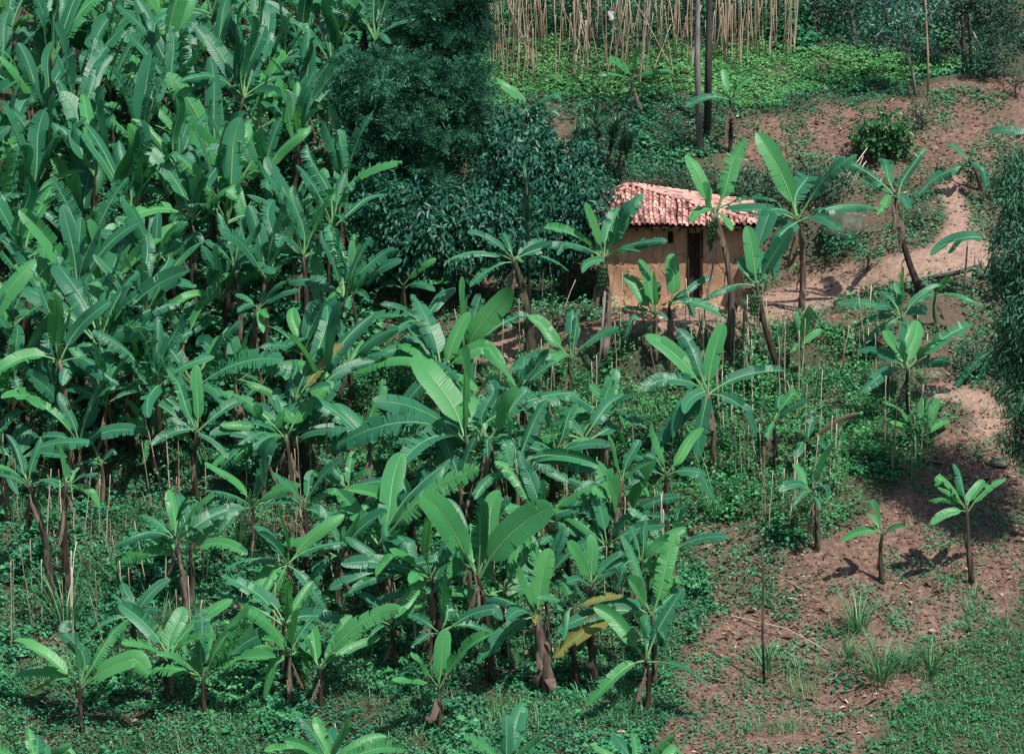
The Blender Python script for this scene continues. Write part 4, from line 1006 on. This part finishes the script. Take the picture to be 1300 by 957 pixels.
# ------------------------------------------------------------------ trees and shrubs
def ellipsoids(specs, y0):
    out = []
    for (px, py, rx, ry, dy) in specs:
        c = at_y(px, py, y0 + dy); s = ppm(c); out.append((c, Vector((rx / s, (rx + ry) / 2 / s, ry / s))))
    return out
def crown_leaves(name, els, dens, per, clr, L, Wr, mat, root, droop=.3, inner=.55, up=.0, along=None, fold=.25):
    org = np.array(root.location)
    Ps, Ds, Ns, Ts = [], [], [], []
    for c, r in els:
        vol = (r.x * r.y * r.z) ** (2 / 3)
        n = max(8, int(dens * vol)); d = unit(rng.normal(size=(n, 3)))
        rad = inner + (1 - inner) * rng.random(n) ** .6
        rad *= 1 + .22 * (vnoise(d[:, 0] * 2 + c.x, d[:, 2] * 2 + d[:, 1], 1.3, 61) - .4)
        cc = np.array(c) + d * rad[:, None] * np.array(r)
        tone_c = rng.random(n)
        q = np.repeat(cc, per, 0) + rng.normal(0, clr, (n * per, 3)); dd = np.repeat(d, per, 0)
        D = dd * .6 + rng.normal(0, .7, (n * per, 3)); D[:, 2] += -droop + up
        Nn = dd + rng.normal(0, .45, (n * per, 3)) + np.array([0, -.1, .6])
        Ps.append(q); Ds.append(D); Ns.append(Nn); Ts.append(np.clip(np.repeat(tone_c, per) * .6 + rng.random(n * per) * .4, 0, 1))
    P = np.concatenate(Ps) - org; m = len(P)
    ll = L * rng.uniform(.6, 1.3, m)
    return leaf_cloud(name, P, np.concatenate(Ds), np.concatenate(Ns), ll, ll * Wr, np.concatenate(Ts), mat, root, fold=fold)
def woody(root, B, els, r, mat, nb=3, lean=None, name='trunk', top=None):
    org = Vector(root.location)
    V, F = [], []
    C0 = sum((e[0] for e in els), Vector()) / len(els)
    tp = top if top is not None else C0
    pts = [B - Z * .1, B.lerp(tp, .33) + Vector((rnd.uniform(-.05, .05), rnd.uniform(-.05, .05), 0)), B.lerp(tp, .66) + Vector((rnd.uniform(-.07, .07), 0, 0)), tp]
    tube_geo([p - org for p in pts], [r * 1.2, r, r * .8, r * .4], 9, V, F, jit=.05)
    for c, rr in els:
        for _ in range(nb):
            st = pts[2].lerp(pts[3], rnd.random() * .8)
            d = Vector((rnd.gauss(0, 1), rnd.gauss(0, 1), rnd.gauss(0, .8))).normalized()
            e = c + Vector((d.x * rr.x, d.y * rr.y, d.z * rr.z)) * .8
            m = st.lerp(e, .5) + Vector((0, 0, .12))
            tube_geo([st - org, m - org, e - org], [r * .4, r * .25, r * .07], 6, V, F)
    return mesh_obj(name, V, F, mat, root)
def tree(name, base_px, specs, label, cat, group, mat, L, Wr, dens, per, clr, r=.1, bark=None, droop=.3, inner=.5, top=None, nb=3, up=0, base3=None, trunk='trunk', crown='crown', fold=.25):
    B = base3 if base3 is not None else hit(*base_px)
    root = empty(name, B, label, cat, group)
    els = ellipsoids(specs, B.y)
    tp = at_y(top[0], top[1], B.y) if top else None
    woody(root, B, els, r, bark or M_BARKD, nb, top=tp, name=trunk)
    crown_leaves(crown, els, dens, per, clr, L, Wr, mat, root, droop, inner, up, fold=fold)
    return root
# feathery dark trees
def feathery(base_px, specs, label, dens=1150):
    B = hit(*base_px); root = empty('feathery_tree', B, label, 'tree', 'dark feathery trees'); els = ellipsoids(specs, B.y)
    woody(root, B, els, .11, M_BARKD, 5)
    org = np.array(B); Ps, Ds, Ns, Ts = [], [], [], []
    for c, r in els:
        vol = (r.x * r.y * r.z) ** (2 / 3); n = int(dens * vol); d = unit(rng.normal(size=(n, 3)))
        nc = 34; dc = unit(rng.normal(size=(nc, 3))); ctr = np.array(c) + dc * (.35 + .65 * rng.random(nc) ** .6)[:, None] * np.array(r)
        ci = rng.integers(0, nc, n); dd_ = unit(rng.normal(size=(n, 3)) * np.array([1, 1, .6]) + dc[ci] * .5)
        cc = ctr[ci] + dd_ * (rng.random(n) ** .6)[:, None] * rng.uniform(.18, .42, nc)[ci][:, None]
        d = unit(dd_ + dc[ci] * .7)
        ax = unit(d * .8 + rng.normal(0, .35, (n, 3)) + np.array([0, 0, .15])); side = unit(np.cross(ax, rng.normal(size=(n, 3))))
        tc = np.clip(.75 * rng.random(nc)[ci] + .25 * rng.random(n), 0, 1)
        for k in range(12):            # a plume: leaflets in two ranks along a drooping twig
            f = k / 11.0; s = 1 if k % 2 else -1
            p = cc + ax * (f * .34) + np.array([0, 0, -.10]) * f * f
            Ps.append(p); Ds.append(ax * .55 + side * s + rng.normal(0, .12, (n, 3))); Ns.append(np.cross(ax, side) + rng.normal(0, .2, (n, 3))); Ts.append(np.clip(tc * .6 + .4 * rng.random(n), 0, 1))
    P = np.concatenate(Ps) - org; m = len(P); L = rng.uniform(.08, .17, m)
    leaf_cloud('crown', P, np.concatenate(Ds), np.concatenate(Ns), L, L * .24, np.concatenate(Ts), M_FEATH, root)
feathery((520, 300), [(500, 120, 62, 52, 0), (545, 165, 70, 55, .2), (470, 170, 42, 50, -.2), (590, 120, 30, 32, .4), (520, 215, 60, 35, -.1), (455, 105, 26, 26, 0)], 'broad dark feathery tree left of the coffee bushes')
feathery((560, 150), [(555, 20, 55, 42, .6), (595, 60, 26, 36, .6), (530, 55, 42, 34, .3), (590, -20, 40, 40, .9)], 'dark feathery tree at the top beside the stakes', 1000)

# coffee bushes
cof = [((680, 350), [(660, 200, 62, 45, 0), (700, 235, 58, 45, -.2), (735, 215, 32, 40, .1)], 'tallest coffee bush, left of the tiled roof'),
       ((720, 385), [(715, 285, 52, 48, 0), (750, 262, 34, 42, -.3), (680, 310, 40, 40, -.2)], 'coffee bush touching the left end of the hut'),
       ((610, 390), [(600, 280, 60, 50, 0), (640, 300, 42, 52, 0), (580, 320, 42, 38, -.1)], 'coffee bush in the middle of the hedge left of the hut'),
       ((530, 395), [(520, 270, 50, 42, 0), (545, 310, 52, 48, -.2), (500, 310, 36, 46, 0)], 'coffee bush with dark glossy leaves right of the grove'),
       ((620, 262), [(615, 170, 40, 30, 0), (665, 158, 38, 24, 0)], 'coffee bush behind the others under the terrace'),
       ((470, 370), [(475, 255, 26, 36, 0), (490, 290, 25, 30, 0)], 'slim coffee bush squeezed against the grove')]
for b, s, lab in cof:
    tree('coffee_bush', b, s, lab, 'bush', 'coffee bushes', M_COFF, .20, .42, 190, 9, .14, r=.06, droop=1.0, inner=.5, nb=4, fold=.18)

# shrubs
shr = [((1118, 205), [(1118, 166, 38, 26, 0), (1105, 180, 26, 22, -.1), (1140, 178, 24, 20, 0)], 'round bright green shrub alone on the bare bank', M_BRIF, .17, .6),
       ((1170, 165), [(1168, 143, 22, 17, 0)], 'small dark shrub behind the round bright one', M_FARF, .09, .5),
       ((1176, 82), [(1175, 62, 24, 18, 0)], 'bluish shrub between the tree trunks at upper right', M_BLUEF, .11, .4),
       ((1235, 478), [(1235, 452, 26, 24, 0)], 'dark round shrub above the footpath bend', M_COFF, .09, .5),
       ((1075, 325), [(1072, 305, 28, 16, 0)], 'low green shrub on the bank above the path', M_WEED, .09, .6),
       ((960, 270), [(955, 235, 45, 26, 0), (910, 240, 30, 22, 0)], 'dark leafy shrub behind the right end of the hut', M_FARF, .1, .6),
       ((1020, 262), [(1020, 230, 40, 22, 0), (1060, 240, 26, 20, 0)], 'dark leafy shrub right of the hut below the bank', M_FARF, .1, .6),
       ((870, 258), [(870, 228, 38, 20, 0)], 'dark hedge shrub behind the roof ridge', M_FARF, .09, .5),
       ((815, 240), [(815, 215, 42, 20, 0)], 'grey-green shrub behind the left part of the roof', M_GUM, .09, .35),
       ((850, 190), [(850, 165, 34, 26, 0)], 'wispy dark shrub left of the two tree trunks', M_FARF, .07, .4),
       ((790, 170), [(790, 148, 30, 24, 0)], 'wispy shrub under the lone dark banana plant', M_FARF, .07, .4),
       ((1100, 345), [(1100, 325, 22, 12, 0)], 'tiny shrub beside the mossy boulder', M_WEED, .08, .6),
       ((1175, 290), [(1168, 262, 26, 18, 0), (1150, 285, 20, 16, 0)], 'weedy shrub left of the upper path', M_WEED, .08, .5),
       ((1005, 425), [(1015, 405, 30, 15, 0)], 'low dark shrub at the upper edge of the bean field', M_FARF, .08, .5),
       ((1085, 455), [(1090, 436, 30, 15, 0)], 'low shrub left of the footpath start', M_FARF, .08, .5),
       ((1280, 250), [(1285, 225, 30, 26, 0), (1265, 255, 22, 18, 0)], 'grassy blue-green shrub at the right edge above the path', M_GUM, .12, .2),
       ((500, 500), [(500, 480, 42, 20, 0)], 'dark low shrub left of the bright paddle leaf', M_WEED, .09, .5),
       ((1290, 125), [(1290, 100, 20, 16, 0)], 'small shrub on the top of the bank at the right edge', M_FARF, .08, .5),
       ((1268, 100), [(1272, 62, 34, 34, 0), (1245, 78, 22, 20, 0)], 'dark leafy shrub in the shade at the upper right corner', M_FARF, .1, .5)]
for b, s, lab, mt, L, wr in shr:
    tree('shrub', b, s, lab, 'shrub', 'shrubs on the hillside', mt, L, wr, 260 if L < .15 else 150, 8, .09, r=.03, droop=.25, inner=.25, nb=3, trunk='stem', crown='foliage')
# fine-leaved tree at the right edge
tree('willowy_tree', (1345, 700), [(1300, 235, 36, 42, 0), (1298, 315, 42, 42, -.2), (1305, 400, 42, 45, -.2), (1290, 455, 30, 32, 0), (1315, 500, 42, 40, -.3), (1310, 560, 34, 28, 0), (1272, 350, 18, 22, 0), (1345, 380, 50, 140, .4)],
     'large fine-leaved tree filling the right edge', 'tree', None, M_GUM, .16, .22, 240, 22, .15, r=.12, droop=1.0, inner=.35, nb=6)
# background trees beyond the terrace
bg = [(470, 30, 60, 50), (620, 40, 60, 52), (690, 38, 55, 46), (750, 42, 60, 50), (815, 36, 55, 46), (868, 44, 55, 50), (930, 38, 58, 48), (985, 44, 52, 50), (1035, 36, 52, 40), (1085, 46, 50, 42), (1130, 34, 45, 44), (1215, 52, 50, 44), (1262, 46, 44, 50), (1310, 56, 60, 60), (400, 10, 50, 40)]
wh = ['leftmost', 'second', 'third', 'fourth', 'fifth', 'sixth', 'seventh', 'eighth', 'ninth', 'tenth', 'eleventh', 'twelfth', 'thirteenth', 'fourteenth', 'fifteenth']
order = sorted(range(len(bg)), key=lambda i: bg[i][0])
for rank, i in enumerate(order):
    px, py, rx, ry = bg[i]
    tree('leafy_tree', (px, py + 16), [(px, py - ry * .9, rx * .8, ry, .8), (px + rnd.uniform(-20, 20), py - ry * 1.6, rx * .7, ry * .8, 1.2), (px + rnd.uniform(-18, 18), py - 8, rx * .5, ry * .5, .6)],
         ('%s of the dark leafy trees beyond the terrace' if rank == 0 else '%s from the left of the dark leafy trees beyond the terrace') % wh[rank], 'tree', 'dark trees beyond the terrace',
         [M_FARF, M_WEED, M_FARF][i % 3], .12, .5, 90, 8, .16, r=.07, droop=.3, inner=.35)
# tall trunks
tree('tall_tree', (889, 190), [(880, -170, 70, 60, 0), (910, -230, 60, 50, .2)], 'pale slender tree trunk left of the dark one above the hut', 'tree', 'tall slender trees', M_GUM, .14, .25, 60, 8, .15, r=.085, bark=M_BARKP, top=(882, -150))
tree('tall_tree', (898, 168), [(905, -180, 75, 60, 0), (930, -120, 40, 40, .2)], 'dark straight tree trunk right of the pale one above the hut', 'tree', 'tall slender trees', M_GUM, .14, .25, 60, 8, .15, r=.10, bark=M_BARKD, top=(902, -150))
tree('leaning_tree', (1163, 122), [(1128, 22, 38, 36, 0), (1158, 8, 42, 34, .2), (1100, 45, 20, 22, 0), (1120, -20, 50, 30, .2), (1142, 48, 20, 16, 0)], 'thin leaning tree with a dark round-leaved crown at upper right', 'tree', None, M_BLUEF, .12, .55, 130, 7, .12, r=.05, bark=M_BARKP, top=(1148, 45))
tree('leaning_tree', (1226, 92), [(1225, -5, 45, 26, 0), (1260, -12, 45, 24, .3), (1200, 10, 24, 18, 0)], 'dark double-trunked tree near the upper right corner', 'tree', None, M_FARF, .12, .5, 110, 7, .14, r=.07, bark=M_BARKD, top=(1222, 5))
tree('leaning_tree', (1233, 90), [(1240, -25, 40, 26, .2)], 'second dark trunk beside the double-trunked tree', 'tree', None, M_FARF, .12, .5, 110, 7, .14, r=.05, bark=M_BARKD, top=(1230, -5))

# spiky plants (dracaena)
def spiky(base_px, top_px, rad, label, n=190, heads=1):
    B = hit(*base_px); Tp = at_y(top_px[0], top_px[1], B.y); root = empty('spiky_plant', B, label, 'spiky plant', 'spiky plants')
    org = B; V, F = [], []; Ps, Az, Ln, Le, To = [], [], [], [], []
    hs = [Tp] if heads == 1 else [Tp + Vector((rnd.uniform(-.5, .5), rnd.uniform(-.3, .3), rnd.uniform(-.5, .1))) for _ in range(heads)]
    for h in hs:
        tube_geo([B - Z * .1 - org, B.lerp(h, .5) - org + Vector((rnd.uniform(-.05, .05), 0, 0)), h - org], [.05, .04, .025], 7, V, F)
        H = h - B
        for i in range(n):
            f = rnd.random(); f0 = .35 if heads == 1 else .62
            p = B + H * (f0 + (1 - f0) * f) - org
            Ps.append(p); Az.append(rnd.uniform(0, 6.28)); Ln.append((rad + .1) * rnd.uniform(.7, 1.1) * (1.1 - .3 * f)); Le.append(1.15 - .95 * f + rnd.uniform(-.15, .15)); To.append(min(1, max(0, .25 + .5 * f + rnd.uniform(-.2, .2))))
    mesh_obj('stem', V, F, M_BARKD, root)
    blade_cloud('foliage', np.array(Ps), np.array(Az), np.array(Ln), .06, np.array(Le), .4, np.array(To), M_SPIKE, root, seg=3)
spiky((388, 440), (388, 272), .42, 'tall dark spiky plant like a bottlebrush in the grove')
spiky((396, 130), (396, 38), .38, 'spiky plant near the top of the grove')
spiky((672, 420), (668, 228), .42, 'tall spiky plant in front of the coffee bushes')
spiky((745, 225), (735, 150), .38, 'spiky plant above the coffee bushes, nearest to them', 90, 3)
spiky((765, 222), (765, 152), .4, 'spiky plant cluster left of the weeds behind the roof', 90, 3)
spiky((782, 235), (780, 162), .36, 'lighter spiky plant at the right of its cluster', 110, 2)
spiky((455, 300), (462, 245), .35, 'small spiky plant left of the coffee bushes', 90, 1)

# boulder, log, sticks
def boulder(px, py, rx, ry, label):
    B = hit(px, py); s = ppm(B); V, F = [], []; nj, ni = 14, 20
    for j in range(nj + 1):
        for i in range(ni):
            ph = math.pi * j / nj; th = 6.2832 * i / ni
            d = Vector((math.sin(ph) * math.cos(th), math.sin(ph) * math.sin(th), math.cos(ph)))
            k = 1 + .35 * mnoise.noise(d * 1.6 + B) + .12 * mnoise.noise(d * 4 + B)
            V.append(Vector((d.x * rx / s, d.y * rx / s * .8, d.z * ry / s)) * k)
    for j in range(nj):
        for i in range(ni): F.append((j * ni + i, j * ni + (i + 1) % ni, (j + 1) * ni + (i + 1) % ni, (j + 1) * ni + i))
    o = mesh_obj('boulder', V, F, M_ROCK); o.location = B + Z * (ry / s * .35); tag(o, label, 'boulder')
boulder(1068, 300, 28, 22, 'large mossy boulder on the bank right of the hut'); boulder(1250, 350, 16, 9, 'pale flat rock beside the path at the right')
boulder(1268, 590, 14, 6, 'small flat stone at the edge of the footpath')
def stick(name, pts, r0, r1, label, cat, mat, group=None, top_y=None):
    """pts: first is on the ground (px), others px with y offset"""
    B = hit(*pts[0][:2]); P = [Vector((0, 0, 0))]
    for q in pts[1:]: P.append(at_y(q[0], q[1], B.y + q[2]) - B)
    n = len(P); V, F = tube_geo(P, [r0 + (r1 - r0) * i / (n - 1) for i in range(n)], 7)
    o = mesh_obj(name, V, F, mat); o.location = B; tag(o, label, cat, group); return o
def ground_stick(name, pxs, r, label, cat, mat, group=None):
    P = [hit(*p) + Z * r for p in pxs]; B = P[0].copy()
    V, F = tube_geo([p - B for p in P], [r * (1 - .4 * i / (len(P) - 1)) for i in range(len(P))], 7)
    o = mesh_obj(name, V, F, mat); o.location = B; tag(o, label, cat, group)
ground_stick('fallen_log', [(1245, 341), (1215, 349), (1180, 356), (1145, 365)], .07, 'dark fallen log lying along the lower side of the path', 'log', M_BARKD)
stick('dry_cane', [(1066, 248), (1078, 220, .1), (1101, 188, .2)], .02, .012, 'leaning dry cane, longest of the bundle on the bank', 'cane', M_POLE, 'bundle of dry canes on the bank')
stick('dry_cane', [(1074, 252), (1084, 228, .1), (1096, 198, .2)], .02, .012, 'dry cane in the middle of the bundle on the bank', 'cane', M_POLE, 'bundle of dry canes on the bank')
stick('dry_cane', [(1080, 246), (1092, 215, .1), (1100, 205, .2)], .018, .012, 'shortest dry cane of the bundle on the bank', 'cane', M_POLE, 'bundle of dry canes on the bank')
stick('thick_stake', [(970, 868), (968, 800, 0), (969, 740, 0), (968, 700, 0)], .035, .02, 'thick brown upright stake on the bare soil at the bottom', 'stake', M_STEM)
stick('bent_cane', [(862, 742), (930, 782, -1.2), (1000, 798, -2.2), (1040, 820, -2.8), (1080, 852, -3.4)], .018, .01, 'long pale cane arching over the bare soil from upper left', 'cane', M_POLE)
stick('bent_cane', [(955, 712), (1005, 740, -1.6), (1050, 768, -2.2), (1080, 790, -2.6)], .016, .01, 'dark thin cane slanting toward the grass tufts', 'cane', M_POLE)
stick('leaning_prop', [(880, 455), (893, 400, 0), (905, 340, 0), (908, 262, 0)], .035, .025, 'grey prop pole leaning against the banana tree at the hut', 'pole', M_BARKP)
stick('leaning_prop', [(755, 490), (763, 440, 0), (768, 370, 0)], .04, .03, 'grey prop pole beside the shaggy banana stem', 'pole', M_BARKP)
stick('leaning_stake', [(1257, 82), (1245, 60, .2), (1235, 40, .3)], .03, .02, 'pale leaning stake at upper right below the trees', 'stake', M_POLE)
stick('leaning_stake', [(1178, 124), (1178, 70, 0), (1175, 10, 0), (1173, -30, 0)], .035, .025, 'reddish straight pole before the bluish shrub', 'pole', M_POLE)
stick('leaning_stake', [(1155, 125), (1148, 95, 0), (1142, 70, 0)], .022, .015, 'thin dark stake leaning beside the leaning tree', 'stake', M_BARKD)
stick('leaning_stake', [(1222, 380), (1226, 340, 0), (1229, 300, 0)], .03, .02, 'grey forked stake behind the fallen log', 'stake', M_BARKP)
stick('leaning_stake', [(1237, 345), (1238, 320, 0)], .02, .015, 'short grey stake on the path edge', 'stake', M_BARKP)
# white rag on a stake
def rag():
    B = at_y(776, 19, hit(776, 80).y); V, F = [], []
    for j in range(6):
        for i in range(5):
            V.append(Vector(((i - 2) * .05 * (1 - .08 * j) + .015 * math.sin(j * 2), .03 * math.sin(i * 1.7 + j * .6), .10 - j * .05)))
    for j in range(5):
        for i in range(4): F.append((j * 5 + i, j * 5 + i + 1, j * 5 + i + 6, j * 5 + i + 5))
    b0 = len(V); V += [v + Vector((0, .012, 0)) for v in V]; F += [tuple(reversed([k + b0 for k in f])) for f in list(F)]
    o = mesh_obj('rag', V, F, M_CLOTH); o.location = B; tag(o, 'white rag tied to a stake on the terrace', 'rag')
rag()

# ------------------------------------------------------------------ bean stakes
protos = []
def make_proto(k):
    pts = [Vector((0, 0, -.08))]; 
    for i in range(1, 7): pts.append(Vector((rnd.uniform(-.012, .012), rnd.uniform(-.012, .012), i / 6)))
    V, F = tube_geo(pts, [.0155 - .001 * i for i in range(7)], 6, jit=.15)
    me = bpy.data.meshes.new('bean_stake'); me.from_pydata([tuple(v) for v in V], [], F); me.materials.append(M_POLE)
    me.polygons.foreach_set('use_smooth', [True] * len(me.polygons)); me.update(); return me
STK = []
protos = [make_proto(k) for k in range(10)]
first_stake = None
def stake(px, py, H, lean, label, group, thick=1.0):
    global first_stake
    b = hit(px, py)
    if first_stake is None:
        o = bpy.data.objects.new('bean_stake', rnd.choice(protos)); first_stake = o
    else:
        o = first_stake.copy(); o.data = rnd.choice(protos)
    C.objects.link(o)
    o.location = b; o.rotation_euler = (rnd.gauss(0, lean), rnd.gauss(0, lean), rnd.uniform(0, 6.28)); o.scale = (thick, thick, H)
    tag(o, label, 'bean stake', group); STK.append((Vector(b), H, py))
def stakes(poly, n, H, lean, label, group, thick=1.0):
    xs = [p[0] for p in poly]; ys = [p[1] for p in poly]; c = 0
    while c < n:
        px, py = rnd.uniform(min(xs), max(xs)), rnd.uniform(min(ys), max(ys))
        if not inpoly(np.array([px]), np.array([py]), poly)[0]: continue
        k = rnd.choice((1, 1, 1, 2)) 
        for _ in range(k):
            stake(px + rnd.uniform(-9, 9), py + rnd.uniform(-4, 4), rnd.uniform(*H), lean * rnd.choice((.5, 1, 2)), label, group, thick * rnd.uniform(.8, 1.25)); c += 1
stakes([(600, 75), (890, 70), (890, 110), (600, 118)], 74, (1.4, 3.2), .10, 'bare pale bean stake in the thicket of stakes on the top terrace', 'bean stakes on the top terrace', 1.2)
stakes([(905, 60), (1010, 60), (1010, 85), (905, 88)], 26, (1.8, 2.8), .05, 'pale bean stake on the terrace right of the two tall trunks', 'bean stakes right of the tall trunks', 1.1)
stakes([(930, 420), (1090, 440), (1180, 500), (1190, 600), (1120, 630), (1000, 690), (900, 640), (900, 460)], 66, (1.2, 2.1), .06, 'thin bean stake standing in the bean field below the path', 'bean stakes in the bean field')
stakes([(600, 430), (900, 430), (900, 600), (700, 640), (560, 600)], 38, (1.2, 2.1), .08, 'brown bean stake among banana plants below the hut', 'bean stakes below the hut')
stakes([(0, 640), (430, 600), (450, 840), (0, 860)], 72, (1.3, 2.2), .06, 'brown bean stake in the low weeds at lower left', 'bean stakes at lower left')
stakes([(450, 640), (860, 640), (860, 860), (450, 860)], 24, (1.2, 2.0), .07, 'brown bean stake between banana stems at the lower centre', 'bean stakes at lower centre')

def vines():
    P = []; 
    for b, H, py in STK:
        if py < 300 or rnd.random() < .35: continue
        top = H * rnd.uniform(.3, .95); n = int(top * 26)
        for i in range(n):
            z = rnd.random() ** 1.3 * top; a = z * 9 + rnd.uniform(-.6, .6); r = rnd.uniform(.03, .11)
            P.append((b.x + math.cos(a) * r, b.y + math.sin(a) * r, b.z + z))
    P = np.array(P); m = len(P); az = rng.uniform(0, 6.28, m)
    o = leaf_cloud('climbing_beans', P, np.stack([np.cos(az), np.sin(az), rng.uniform(-.9, .1, m)], 1), np.stack([rng.normal(0, .5, m), rng.normal(-.3, .5, m), np.ones(m)], 1),
                   rng.uniform(.06, .12, m), rng.uniform(.05, .09, m), rng.random(m), M_BEAN)
    tag(o, 'bean vines climbing the stakes in the fields below the hut', 'bean vines', kind='stuff')
vines()
def fine_grass():
    n = 150000
    xs = rng.uniform(-14.5, 12, n); ys = rng.uniform(-17, 6, n); zs = hgt(xs, ys); px, py = project(xs, ys, zs)
    k = (inpoly(px, py, ZP['lower']) | inpoly(px, py, ZP['field']) | (inpoly(px, py, ZP['bare']) & (vnoise(xs, ys, 1.4, 91) > .66)) ) & (vnoise(xs, ys, .9, 92) + rng.uniform(-.2, .2, n) > .55)
    xs, ys, zs = xs[k], ys[k], zs[k]; m = len(xs)
    o = blade_cloud('wild_grass', np.stack([xs, ys, zs], 1), rng.uniform(0, 6.28, m), rng.uniform(.15, .5, m), rng.uniform(.012, .024, m), rng.uniform(.05, .7, m), rng.uniform(.3, 1.3, m), np.clip(rng.normal(.5, .28, m), 0, 1), M_GRASS, seg=3)
    tag(o, 'patches of fine wild grass among the stakes and banana stems', 'grass', kind='stuff')
fine_grass()
def far_stakes():
    V, F = [], []; c = 0; O = hit(750, 70)
    while c < 110:
        px, py = rnd.uniform(600, 1010), rnd.uniform(58, 84)
        b = hit(px, py) - O; H = rnd.uniform(1.3, 2.8); l = Vector((rnd.gauss(0, .09), rnd.gauss(0, .09), 1)) * H
        tube_geo([b - Z * .08, b + l * .5 + Vector((rnd.uniform(-.02, .02), 0, 0)), b + l], [.016, .014, .01], 5, V, F); c += 1
    o = mesh_obj('far_bean_stakes', V, F, M_POLE); o.location = O
    tag(o, 'far rows of thin bean stakes at the back of the top terrace', 'bean stakes', kind='stuff')
far_stakes()

# ------------------------------------------------------------------ light, sky, camera
SUN = Vector((.38, -.44, 1.05)).normalized()
sun = bpy.data.lights.new('sun', 'SUN'); sun.energy = 4.7; sun.angle = math.radians(.5); sun.color = (1.0, .95, .88)
so = bpy.data.objects.new('sun', sun); C.objects.link(so); so.rotation_euler = SUN.to_track_quat('Z', 'Y').to_euler()
w = bpy.data.worlds.new('World'); scene.world = w; w.use_nodes = True; t = w.node_tree; t.nodes.clear()
sky = t.nodes.new('ShaderNodeTexSky'); sky.sky_type = 'NISHITA'; sky.sun_disc = False
sky.sun_elevation = math.asin(SUN.z); sky.sun_rotation = math.atan2(SUN.x, SUN.y)
bg_ = t.nodes.new('ShaderNodeBackground'); bg_.inputs[1].default_value = .1
ou = t.nodes.new('ShaderNodeOutputWorld'); t.links.new(sky.outputs[0], bg_.inputs[0]); t.links.new(bg_.outputs[0], ou.inputs[0])
cam = bpy.data.cameras.new('camera'); cam.sensor_width = 36; cam.lens = FPX / W0 * 36; cam.clip_end = 3000; cam.clip_start = 1
co = bpy.data.objects.new('camera', cam); C.objects.link(co); co.location = CAM; co.rotation_euler = (math.radians(90) - PITCH, 0, 0)
scene.camera = co
scene.view_settings.view_transform = 'Standard'; scene.view_settings.look = 'None'; scene.view_settings.exposure = 0.3; scene.view_settings.gamma = 1
scene.cycles.max_bounces = 6; scene.cycles.transparent_max_bounces = 4
